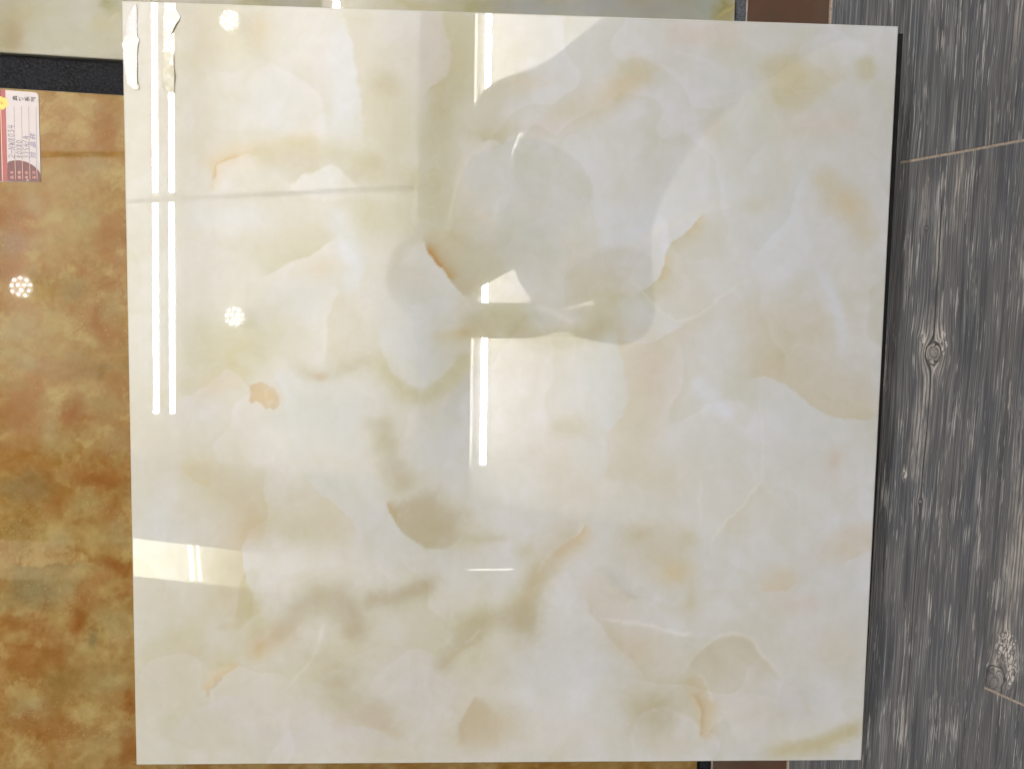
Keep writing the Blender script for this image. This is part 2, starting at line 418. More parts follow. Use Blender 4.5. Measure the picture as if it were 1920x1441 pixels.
    s.edge([(1130, 800), (1136, 850), (1132, 900)], -1, 40, B, .5, 3)
    s.blob(1200, 590, 50, 26, CW, .6, 12); s.edge([(1160, 632), (1205, 640), (1250, 626), (1290, 600), (1330, 560)], 1, 30, B, .55, 2)
    s.edge([(1160, 632), (1205, 640), (1250, 626), (1290, 600)], -1, 24, CW, .55, 2)
    s.edge([(1326, 394), (1305, 425), (1270, 445), (1250, 470), (1246, 500), (1225, 530), (1190, 555)], -1, 34, Y, .75, 1.8)
    s.edge([(1326, 394), (1310, 420), (1280, 440)], -1, 9, OC, .6, 1.8); s.edge([(1248, 480), (1245, 502), (1228, 525)], -1, 9, OC, .6, 1.8)
    s.edge([(1326, 394), (1305, 425), (1270, 445), (1250, 470), (1246, 500), (1225, 530), (1190, 555)], 1, 44, CW, .4, 1.8)
    s.blob(1300, 560, 40, 40, B, .35, -40); s.blob(1230, 400, 60, 30, CW, .4, -20); s.ribbon([(1180, 470), (1250, 425), (1320, 395), (1380, 380)], 10, LT, .5)
    # ---- top right
    s.ribbon([(1020, 225), (1080, 205), (1140, 185), (1195, 150), (1210, 110)], 24, B, .8); s.blob(1165, 160, 40, 22, OC, .4, -30); s.blob(1180, 140, 26, 20, Y, .4)
    s.blob(1030, 240, 30, 18, (212, 198, 182), .55); s.blob(985, 150, 40, 14, OC, .25)
    s.blob(1050, 90, 60, 60, CW, .3)
    s.ribbon([(1250, 60), (1330, 62), (1390, 52)], 26, PK, .6); s.blob(1365, 92, 22, 20, B, .6); s.blob(1300, 75, 40, 14, (214, 198, 180), .5)
    s.shape([(1425, 112), (1470, 104), (1510, 118), (1550, 140), (1585, 148), (1540, 170), (1505, 205), (1465, 205), (1450, 170)], Y, .6, 12)
    s.blob(1482, 150, 44, 44, (206, 192, 150), .6, 30); s.edge([(1600, 140), (1550, 170), (1510, 198), (1495, 225)], 1, 50, B, .4, 3)
    s.blob(1545, 232, 60, 22, PK, .7); s.blob(1480, 250, 30, 30, B, .5); s.blob(1578, 228, 20, 16, B, .45)
    s.blob(1620, 130, 21, 28, Y, .85, 0, 1.8)
    s.ribbon([(1525, 320), (1560, 360), (1595, 395), (1620, 440), (1650, 450)], 30, B, .75); s.blob(1590, 385, 30, 24, OC, .3, 40)
    s.ribbon([(1410, 492), (1450, 440), (1485, 385), (1500, 320)], 20, CW, .85)
    s.edge([(1405, 485), (1450, 436), (1486, 382), (1500, 320)], -1, 60, GG, .5, 3)
    s.blob(1390, 290, 60, 80, (206, 209, 203), .5); s.blob(1470, 330, 18, 40, B, .35); s.blob(1335, 250, 12, 50, PK, .55, 15)
    s.blob(1415, 385, 30, 12, B, .5); s.blob(1290, 330, 70, 60, CW, .3); s.blob(1380, 140, 50, 30, CW, .35)
    s.blob(1480, 470, 50, 20, CW, .5); s.blob(1600, 530, 40, 60, LT, .3)
    # ---- right
    s.blob(1500, 600, 120, 50, B, .6); s.blob(1460, 680, 50, 34, Y, .6)
    s.edge([(1385, 712), (1430, 708), (1470, 722), (1500, 745), (1525, 768), (1565, 782), (1660, 784)], -1, 90, (206, 194, 166), .85, 2.4)
    s.edge([(1385, 712), (1430, 708), (1470, 722), (1500, 745), (1525, 768), (1565, 782), (1660, 784)], 1, 90, (210, 212, 206), .7, 2.4)
    s.ribbon([(1530, 500), (1560, 560), (1582, 640), (1583, 670)], 14, CW, .75)
    s.ribbon([(1300, 712), (1335, 745), (1375, 785)], 18, CW, .8); s.blob(1345, 650, 30, 60, CW, .4); s.blob(1440, 500, 60, 24, CW, .6)
    s.blob(1225, 690, 34, 60, (208, 194, 172), .6); s.blob(1250, 900, 60, 60, B, .35)
    s.blob(1562, 858, 16, 22, (212, 194, 172), .7); s.blob(1550, 900, 40, 24, PK, .4); s.blob(1480, 850, 60, 60, (207, 205, 197), .4)
    s.ribbon([(1425, 905), (1390, 950), (1345, 990), (1333, 1040)], 3, LT, .8); s.edge([(1425, 905), (1390, 950), (1345, 990)], -1, 40, B, .4, 2)
    s.ribbon([(1310, 890), (1313, 940), (1310, 990)], 3, LT, .5); s.ribbon([(1425, 745), (1428, 850), (1422, 900)], 2.5, LT, .5)
    s.ribbon([(1180, 520), (1270, 600), (1350, 560), (1400, 520)], 3, LT, .5)
    s.blob(1600, 1010, 70, 22, PK, .6, -22); s.blob(1585, 1030, 40, 20, B, .55, -25); s.edge([(1575, 1060), (1610, 1045), (1650, 1030)], -1, 30, (212, 196, 176), .5, 2)
    s.ribbon([(1540, 985), (1600, 975), (1650, 960)], 14, CW, .5)
    s.blob(1465, 1085, 40, 20, (208, 194, 166), .5, -15); s.edge([(1420, 1110), (1460, 1110), (1500, 1092)], -1, 24, OC, .3, 3)
    s.blob(1500, 1130, 50, 22, PK, .6); s.blob(1560, 1200, 50, 40, PK, .4); s.blob(1550, 1230, 60, 30, B, .35)
    # ---- bottom left
    s.edge([(338, 872), (350, 898), (375, 912), (400, 915)], -1, 30, OC, .6, 2.5); s.blob(365, 885, 26, 16, B, .6)
    s.blob(300, 960, 40, 60, CW, .45); s.blob(350, 1000, 90, 26, (212, 212, 212), .5); s.blob(290, 1180, 50, 60, CW, .35)
    s.edge([(496, 875), (500, 920), (502, 965), (480, 985), (464, 1005), (456, 1040), (462, 1085), (478, 1125), (492, 1180)], 1, 75, (203, 190, 158), .85, 2.5)
    s.edge([(504, 965), (482, 985), (464, 1005), (456, 1040), (462, 1085), (478, 1125)], -1, 60, (212, 210, 206), .8, 2.5)
    s.blob(470, 990, 26, 30, OC, .45); s.ribbon([(380, 905), (430, 940), (470, 960)], 26, B, .5)
    s.edge([(570, 885), (610, 930), (655, 968), (680, 1010)], -1, 44, (212, 213, 210), .7, 2.5); s.edge([(570, 885), (610, 930), (655, 968), (680, 1010)], 1, 60, B, .6, 2.5)
    s.blob(560, 990, 50, 26, Y, .6); s.blob(620, 900, 60, 20, GG, .4); s.blob(700, 990, 40, 50, (208, 207, 206), .5)
    s.edge([(724, 945), (738, 975), (758, 998), (785, 1016), (815, 1024), (845, 1018)], -1, 80, O, .85, 3)
    s.edge([(722, 940), (733, 965), (748, 985)], -1, 14, DO, .6, 2); s.blob(820, 985, 50, 36, O, .7, 20); s.blob(790, 950, 50, 30, O, .4, 20)
    s.edge([(724, 945), (738, 975), (758, 998), (785, 1016), (815, 1024), (845, 1018)], 1, 40, (210, 208, 204), .6, 2.5)
    s.ribbon([(860, 1014), (950, 1008)], 12, Y, .5); s.blob(918, 1010, 26, 9, O, .4); s.blob(992, 1032, 16, 14, Y, .65)
    s.edge([(1100, 982), (1078, 1008), (1050, 1028), (1036, 1045)], -1, 16, OC, .85, 1.6); s.ribbon([(1094, 986), (1076, 1008), (1048, 1024)], 2.5, LT, .9)
    s.blob(1060, 990, 40, 20, B, .6, -30)
    s.ribbon([(1040, 1040), (1010, 1090), (985, 1125), (960, 1150), (900, 1160), (840, 1185)], 24, Y, .8); s.blob(985, 1160, 26, 34, O, .75, -10); s.blob(900, 1165, 50, 16, O, .45, -10)
    s.ribbon([(1035, 1035), (1012, 1075)], 3, LT, .5)
    s.ribbon([(905, 1180), (870, 1208), (840, 1232), (820, 1260)], 13, O, .6); s.ribbon([(900, 1176), (880, 1192), (868, 1202)], 2.5, LT, .6)
    s.blob(880, 1230, 60, 24, Y, .4)
    s.shape([(570, 1130), (590, 1112), (620, 1110), (650, 1125), (672, 1160), (680, 1190), (655, 1185), (630, 1160), (600, 1155)], O, .5, 18)
    s.blob(655, 1175, 18, 24, (188, 168, 130), .55, -30); s.ribbon([(670, 1128), (735, 1116), (800, 1092), (840, 1085)], 17, O, .5); s.blob(640, 1210, 60, 20, Y, .45)
    s.blob(486, 1210, 14, 20, OC, .85, 20); s.blob(518, 1190, 16, 22, (200, 170, 122), .8, 30); s.ribbon([(510, 1210), (535, 1165), (565, 1140)], 15, B, .6); s.ribbon([(455, 1120), (475, 1150), (490, 1190)], 15, Y, .7)
    s.edge([(575, 1165), (585, 1190), (592, 1225)], -1, 26, B, .5, 2); s.ribbon([(600, 1170), (592, 1215), (560, 1265), (545, 1285)], 5, LT, .6)
    s.edge([(388, 1300), (400, 1280), (425, 1262), (455, 1250)], -1, 14, OC, .7, 2); s.ribbon([(390, 1310), (396, 1290), (420, 1268)], 4, DO, .35)
    s.blob(330, 1220, 50, 20, B, .5, -25); s.blob(450, 1330, 90, 40, (205, 198, 184), .4); s.blob(560, 1340, 60, 30, PK, .35)
    s.blob(640, 1320, 50, 26, O, .5, 20); s.blob(710, 1350, 34, 30, (190, 172, 132), .5); s.blob(620, 1270, 50, 26, Y, .4); s.blob(660, 1400, 70, 24, B, .4)
    s.blob(340, 1130, 60, 40, B, .3); s.blob(380, 1350, 60, 30, Y, .25); s.blob(310, 1400, 50, 40, CW, .3)
    # ---- bottom centre and right
    s.edge([(898, 1300), (878, 1325), (862, 1350), (858, 1385)], -1, 50, O, .5, 4); s.blob(905, 1350, 50, 30, (192, 176, 138), .45)
    s.edge([(898, 1300), (878, 1325), (862, 1350)], 1, 26, PK, .5, 2.2); s.blob(790, 1290, 60, 60, (206, 200, 196), .5)
    s.blob(1160, 1088, 26, 10, (186, 182, 174), .5, 38); s.blob(1185, 1112, 14, 8, (186, 178, 166), .45, 38)
    s.edge([(1140, 1060), (1165, 1098), (1200, 1118), (1260, 1140)], -1, 26, (212, 212, 211), .5, 2)
    s.blob(1200, 1003, 22, 16, Y, .75); s.blob(1286, 1010, 18, 16, Y, .6); s.blob(1245, 1045, 46, 34, B, .75, 25); s.blob(1268, 1075, 24, 18, OC, .45)
    s.edge([(1292, 1000), (1282, 1050), (1300, 1090), (1290, 1120)], 1, 40, B, .4, 2.5); s.blob(1295, 1125, 10, 16, Y, .5)
    s.edge([(1100, 1110), (1112, 1145), (1130, 1175), (1152, 1205), (1190, 1235), (1215, 1270)], -1, 44, (203, 189, 164), .7, 2); s.blob(1110, 1100, 30, 20, PK, .6)
    s.edge([(1128, 1160), (1170, 1166), (1235, 1180), (1300, 1192), (1390, 1215)], -1, 22, (214, 213, 210), .55, 1.6); s.ribbon([(1128, 1158), (1170, 1163), (1235, 1176), (1300, 1188)], 3, LT, .8)
    s.blob(1185, 1215, 50, 26, B, .5, 20)
    s.edge([(1275, 1262), (1300, 1235), (1335, 1205), (1365, 1190), (1395, 1195), (1430, 1225), (1470, 1272)], 1, 60, (200, 190, 164), .7, 2.2)
    s.ribbon([(1275, 1262), (1300, 1235), (1335, 1205), (1365, 1190), (1395, 1195), (1430, 1225), (1472, 1274)], 4, LT, .55)
    s.blob(1340, 1245, 34, 22, O, .4, 20)
    s.shape([(1288, 1275), (1310, 1272), (1328, 1300), (1340, 1325), (1342, 1350), (1333, 1378), (1318, 1385), (1312, 1355), (1300, 1330), (1290, 1300)], OC, .5, 12)
    s.edge([(1296, 1300), (1312, 1330), (1316, 1360), (1306, 1385)], -1, 13, DO, .5, 2); s.ribbon([(1312, 1262), (1326, 1290), (1336, 1320)], 2.5, LT, .8)
    s.blob(1300, 1290, 16, 26, O, .4); s.blob(1230, 1335, 34, 38, O, .6); s.blob(1200, 1310, 40, 26, Y, .4); s.blob(1245, 1390, 60, 20, B, .4)
    s.ribbon([(1430, 1412), (1500, 1395), (1570, 1378), (1630, 1352)], 20, (196, 184, 138), .8, .2); s.edge([(1430, 1398), (1500, 1378), (1570, 1358), (1630, 1335)], -1, 40, LT, .35, 4)
    s.blob(1400, 1330, 60, 40, PK, .45); s.blob(1500, 1310, 60, 30, (208, 205, 202), .5); s.edge([(1470, 1272), (1460, 1310), (1455, 1340)], -1, 40, (208, 202, 198), .5, 2)
    s.edge([(1320, 1385), (1345, 1360), (1365, 1350), (1380, 1400)], -1, 30, LT, .4, 2)
    s.blob(1100, 1260, 90, 40, (204, 203, 200), .4); s.blob(1000, 1250, 50, 60, (204, 202, 199), .4); s.blob(1090, 1370, 80, 40, PK, .3)
    # large soft patches of the lower half
    B2 = (201, 192, 164); O2 = (187, 177, 146); T2 = (198, 182, 150); G2 = (203, 203, 196)
    s.blob(400, 890, 90, 40, B2, .5, 15); s.blob(455, 930, 46, 60, B2, .55); s.blob(470, 985, 28, 40, T2, .5)
    s.blob(560, 960, 60, 40, B2, .45); s.blob(580, 1000, 60, 30, B2, .4); s.blob(540, 1050, 60, 30, LT, .4); s.blob(640, 1060, 60, 24, LT, .25)
    s.edge([(724, 945), (738, 975), (758, 998), (785, 1016), (820, 1026), (850, 1018), (868, 995)], -1, 60, O2, .6, 4); s.blob(815, 975, 58, 38, O2, .8, 22, 1.3)
    s.ribbon([(718, 780), (726, 830), (742, 878), (760, 920)], 24, O2, .6); s.blob(740, 872, 24, 22, O2, .6)
    s.ribbon([(525, 1200), (545, 1160), (575, 1130), (612, 1112), (648, 1126), (668, 1170), (678, 1205)], 26, O2, .75); s.blob(640, 1130, 34, 26, O2, .4)
    s.ribbon([(680, 1120), (735, 1116), (790, 1104), (820, 1095)], 18, O2, .75); s.blob(540, 1180, 18, 24, T2, .5, 40); s.blob(485, 1205, 22, 28, T2, .6, 10)
    s.ribbon([(452, 1090), (468, 1130), (486, 1185)], 18, Y, .6); s.blob(560, 1225, 60, 24, B2, .4)
    s.blob(635, 1275, 46, 36, O2, .65, 30); s.ribbon([(620, 1350), (680, 1352), (725, 1368), (738, 1395)], 20, T2, .6); s.blob(705, 1335, 38, 30, O2, .45); s.blob(560, 1380, 110, 34, (208, 203, 199), .6, -8)
    s.edge([(640, 1364), (690, 1366), (722, 1382), (738, 1402)], 1, 40, (208, 203, 199), .5, 3)
    s.blob(300, 1300, 60, 120, B2, .45); s.blob(360, 1230, 70, 40, B2, .45, -20); s.edge([(318, 1380), (350, 1345), (390, 1320), (440, 1300)], 1, 40, (209, 205, 200), .5, 4); s.ribbon([(262, 1240), (300, 1210), (350, 1185), (400, 1180)], 22, Y, .4)
    s.edge([(895, 1300), (876, 1330), (862, 1362), (862, 1400)], -1, 50, T2, .6, 4); s.blob(915, 1368, 62, 34, T2, .6, -18, 1.2); s.blob(960, 1350, 40, 24, B2, .4, -30)
    s.ribbon([(1085, 995), (1050, 1035), (1020, 1080), (990, 1120), (975, 1160)], 20, T2, .6); s.blob(982, 1165, 30, 40, O2, .7, -12); s.ribbon([(975, 1150), (920, 1160), (860, 1200), (820, 1250)], 22, O2, .5)
    s.blob(1050, 1010, 50, 20, B2, .4, -35); s.blob(1200, 1003, 26, 20, T2, .4); s.blob(1230, 1040, 50, 40, B2, .45); s.blob(1150, 1120, 34, 26, B2, .4); s.blob(1175, 1200, 50, 26, T2, .4, 25)
    s.blob(1215, 1330, 46, 46, O2, .5); s.blob(1330, 1270, 60, 40, B2, .5); s.blob(880, 1060, 90, 40, G2, .35); s.blob(760, 860, 120, 50, G2, .25); s.blob(1080, 1190, 60, 60, G2, .4)
    s.blob(360, 730, 50, 26, B2, .3); s.blob(620, 780, 80, 50, G2, .4); s.blob(430, 800, 50, 30, B2, .35); s.blob(400, 660, 60, 50, Y, .3)
    # thin translucent layers with one crisp border each
    for sc_, amp, sd_ in ((170., 7., 101), (95., 3., 131)):
        wx_ = (fbm(U / sc_, V / sc_, sd_ + 3, 3) - .5) * sc_ * 1.6; wy_ = (fbm(U / sc_ + 7, V / sc_, sd_ + 9, 3) - .5) * sc_ * 1.6
        v = fbm((U + wx_) / sc_ / 1.3, (V + wy_) / sc_ / 1.7, sd_, 2) * 4.2; fr = v - np.floor(v)
        lay_ = fr * (1 - sstep(fr, .93, 1.0)) - .45
        mk = sstep(fbm(U / 190, V / 190, sd_ + 30, 2), .42, .62)
        s.C += (lay_ * mk * amp)[:, None] * np.array((-.8, -.9, -1.9))
    lum = s.C.mean(1, keepdims=True); s.C = lum + (s.C - lum) * .92 + np.array((-.4, .0, 3.4))
    # wispy detail inside the clouds
    wx_ = (fbm(U / 60, V / 60, 401, 4) - .5) * 110; wy_ = (fbm(U / 60 + 3, V / 60, 411, 4) - .5) * 110
    n = fbm((U + wx_) / 55, (V + wy_) / 90, 421, 5, .62); s.C += (n - .5)[:, None] * np.array((11, 13, 26.))
    v = np.abs(fbm((U + wy_) / 80, (V + wx_) / 120, 431, 3) - .5); a = (np.exp(-v / .006) * sstep(fbm(U / 120, V / 120, 441, 2), .5, .7) * .22)[:, None]
    s.C = s.C * (1 - a) + np.array((222, 220, 214.)) * a
    # faint print streaks along the tile
    st = fbm(U / 6, V / 140, 77, 3); s.C += ((st - .5) * 1.4)[:, None]
    # glue marks left near the torn tape
    s.ribbon([(326, 40), (329, 100), (330, 170)], 5, B, .5)
    return s.C
# ------------------------------------------------------------------ the gold and the green samples' print
def gold_print(U, V):
    s = Paint(U, V, 7.0, 31)
    G = (186, 150, 88); S = (194, 166, 106); GR = (188, 164, 116); R = (176, 124, 66); DR = (160, 102, 46); LT = (210, 186, 124); GG = (188, 164, 108)
    s.fill(G)
    n = fbm(U / 80, V / 80, 41)[:, None]; s.C += (n - .5) * np.array((26, 38, 56.))
    n = fbm(U / 36, V / 30, 51, 5, .6)[:, None]; s.C += (n - .5) * np.array((26, 34, 40.))
    n = fbm(U / 9, V / 9, 61, 4, .6)[:, None]; s.C += (n - .5) * np.array((18, 22, 24.))
    n = fbm(U / 22, V / 16, 66, 5, .65)[:, None]; s.C += (n - .5) * np.array((30, 40, 44.))
    for sc_, a_, c_, sd_, lo in ((80, .5, R, 301, .56), (70, .5, LT, 311, .55), (55, .35, DR, 321, .60), (60, .25, GG, 331, .57)):
        wx_ = (fbm(U / sc_, V / sc_, sd_ + 3, 5, .62) - .5) * sc_ * 2.0; wy_ = (fbm(U / sc_ + 5, V / sc_, sd_ + 6, 5, .62) - .5) * sc_ * 2.0
        v = fbm((U + wx_) / sc_, (V + wy_) / sc_ * 1.25, sd_, 4, .6); a = (sstep(v, lo, lo + .07) * a_)[:, None]; s.C = s.C * (1 - a) + np.array(c_, float) * a
    B = lambda x, y, rx, ry, c, a=.6, g=0: s.blob(x, y, rx * 1.1, ry * 1.1, c, min(1, a * 1.15), g, 1.25)
    B(110, 205, 22, 24, R, .45); B(150, 240, 20, 40, LT, .5, -30); B(205, 235, 24, 34, DR, .55, 20); B(190, 270, 40, 22, R, .6, -15); B(140, 290, 30, 30, R, .4)
    B(175, 300, 30, 20, GR, .5); B(215, 320, 24, 20, LT, .4); B(90, 330, 40, 24, S, .5)
    B(30, 410, 55, 36, DR, .7, 20); B(60, 380, 30, 14, R, .5); B(65, 378, 14, 18, GR, .6); B(90, 410, 36, 10, LT, .7, -10); B(140, 420, 50, 30, S, .6); B(160, 400, 30, 26, GG, .5)
    B(22, 455, 26, 20, (170, 140, 110), .6); B(12, 500, 30, 24, DR, .55); B(205, 430, 16, 40, R, .75, 25); B(185, 465, 26, 16, R, .5, -20); B(110, 460, 40, 26, S, .5)
    B(140, 540, 24, 20, (160, 136, 82), .6); B(160, 590, 30, 14, R, .45, -60); B(183, 590, 13, 30, DR, .75, 20); B(205, 580, 22, 26, GG, .6); B(200, 622, 30, 18, R, .7, 20); B(165, 640, 18, 8, LT, .6)
    B(35, 620, 40, 24, GR, .7); B(30, 670, 50, 20, GG, .7, 20); B(60, 690, 40, 18, GR, .6); B(90, 600, 34, 24, S, .4); B(100, 640, 40, 20, S, .4)
    B(150, 690, 30, 26, (164, 130, 74), .6, -40); B(40, 740, 60, 22, R, .65, -25); B(20, 780, 40, 30, DR, .55); B(120, 740, 40, 16, LT, .5); B(190, 690, 8, 20, (150, 120, 64), .6, 40); B(170, 730, 20, 24, LT, .35)
    B(135, 785, 17, 26, DR, .75, 35); B(200, 760, 40, 20, GG, .6); B(90, 810, 20, 22, GR, .6); B(110, 840, 26, 16, GG, .5); B(185, 810, 30, 20, S, .5); B(60, 800, 20, 34, R, .4)
    B(20, 860, 50, 26, R, .6); B(225, 830, 20, 26, GR, .4)
    B(175, 898, 46, 14, DR, .85, -8); B(210, 880, 26, 12, R, .6); B(130, 890, 50, 20, R, .45); B(165, 940, 30, 22, GG, .8); B(100, 945, 34, 20, R, .65, -20); B(45, 920, 44, 30, (150, 124, 78), .6)
    B(95, 1000, 36, 24, LT, .6); B(105, 1020, 24, 18, GR, .5); B(200, 960, 16, 34, R, .5); B(170, 1010, 30, 26, LT, .45); B(30, 1000, 36, 36, (156, 124, 66), .5); B(220, 1000, 22, 30, GR, .5)
    s.edge([(0, 1058), (80, 1060), (190, 1064)], 1, 60, (146, 124, 82), .5, 1.5)  # edge of a ceiling reflection painted into the print
    B(215, 1060, 34, 12, DR, .95, 10); B(185, 1085, 30, 14, R, .6, -40); B(235, 1075, 14, 12, DR, .6); B(150, 1085, 26, 14, LT, .6, -35); B(130, 1110, 14, 20, GR, .7, 40); B(240, 1100, 20, 10, R, .6)
    B(145, 1165, 26, 20, DR, .9, -25); B(175, 1130, 22, 26, R, .55, -60); B(215, 1160, 36, 34, GG, .75); B(170, 1205, 8, 14, (146, 134, 90), .6); B(110, 1150, 24, 24, LT, .35); B(60, 1110, 44, 30, (150, 134, 94), .6)
    s.edge([(20, 1205), (60, 1212), (90, 1218), (122, 1214)], 1, 20, DR, .6, 2); B(115, 1235, 26, 14, DR, .7, 25); B(50, 1240, 40, 20, R, .55); B(25, 1190, 20, 10, LT, .5); B(150, 1235, 34, 16, S, .6)
    B(55, 1330, 34, 24, GR, .65); B(200, 1275, 44, 30, GG, .75); B(220, 1270, 10, 10, LT, .5); B(120, 1280, 30, 34, (154, 122, 62), .5); B(60, 1360, 44, 18, DR, .55, 10)
    B(240, 1320, 10, 24, DR, .7, 15); B(235, 1400, 16, 30, DR, .8, 25); B(160, 1330, 34, 20, LT, .5); B(180, 1400, 40, 26, S, .5); B(100, 1400, 36, 24, R, .3); B(40, 1405, 30, 20, LT, .4); B(120, 1345, 40, 12, R, .4, 20)
    n = fbm(U / 12, V / 12, 361, 5, .7)[:, None]; s.C += (n - .5) * np.array((16, 22, 24.))
    n = sstep(fbm(U / 26, V / 20, 371, 5, .7), .44, .56)[:, None]; s.C += (n - .5) * np.array((5, 7, 8.))
    return s.C
def green_print(U, V):
    s = Paint(U, V, 8.0, 71); s.fill((190, 184, 166))
    n = fbm(U / 60, V / 60, 81)[:, None]; s.C += (n - .5) * np.array((26, 26, 38.))
    n = fbm(U / 18, V / 18, 91)[:, None]; s.C += (n - .5) * np.array((8, 8, 12.))
    B = lambda x, y, rx, ry, c, a=.6, g=0: s.blob(x, y, rx, ry, c, a, g)
    B(20, 40, 40, 50, (166, 154, 116), .6); B(35, 55, 16, 24, (170, 142, 108), .5); B(10, 75, 30, 20, (160, 146, 108), .5); B(60, 20, 40, 20, (178, 172, 130), .5)
    B(105, 40, 30, 40, (186, 184, 166), .5); B(160, 25, 40, 26, (196, 192, 180), .6); B(205, 8, 14, 10, (142, 138, 90), .8); B(215, 20, 20, 14, (166, 164, 118), .6)
    B(190, 50, 34, 18, (184, 178, 134), .6); s.ribbon([(204, 45), (212, 36), (228, 30)], 3, (200, 192, 150), .6)
    B(130, 75, 60, 22, (186, 182, 160), .5); B(200, 85, 30, 16, (184, 178, 140), .4)
    # strip above the cream tile
    B(480, 10, 40, 14, (158, 152, 106), .5); B(330, 8, 50, 8, (178, 170, 150), .5); B(560, 12, 40, 14, (172, 170, 158), .5); B(770, 12, 50, 14, (172, 164, 112), .7); B(890, 8, 30, 14, (166, 160, 104), .8)
    B(830, 14, 40, 12, (176, 170, 128), .5); B(680, 12, 40, 12, (186, 184, 160), .5); B(1000, 14, 70, 20, (178, 180, 178), .8); B(1130, 14, 70, 20, (180, 182, 182), .8); B(1250, 20, 60, 24, (180, 178, 174), .8)
    B(1320, 24, 34, 30, (180, 188, 180), .7); B(1362, 24, 20, 30, (180, 168, 118), .9); B(1350, 10, 8, 20, (160, 152, 84), .6); s.ribbon([(1372, 6), (1362, 22), (1352, 38)], 3, (204, 190, 130), .8)
    return s.C

CREAM_GAIN, GOLD_GAIN, GREEN_GAIN = .79, .47, .60
MAT_CREAM = glaze('polished_onyx_glaze', 1.93, .004, .022)
MAT_GOLD = glaze('polished_gold_glaze', 1.47, .02, .06, .2, 60)
MAT_GREEN = glaze('polished_green_glaze', 1.60, .015, .03)

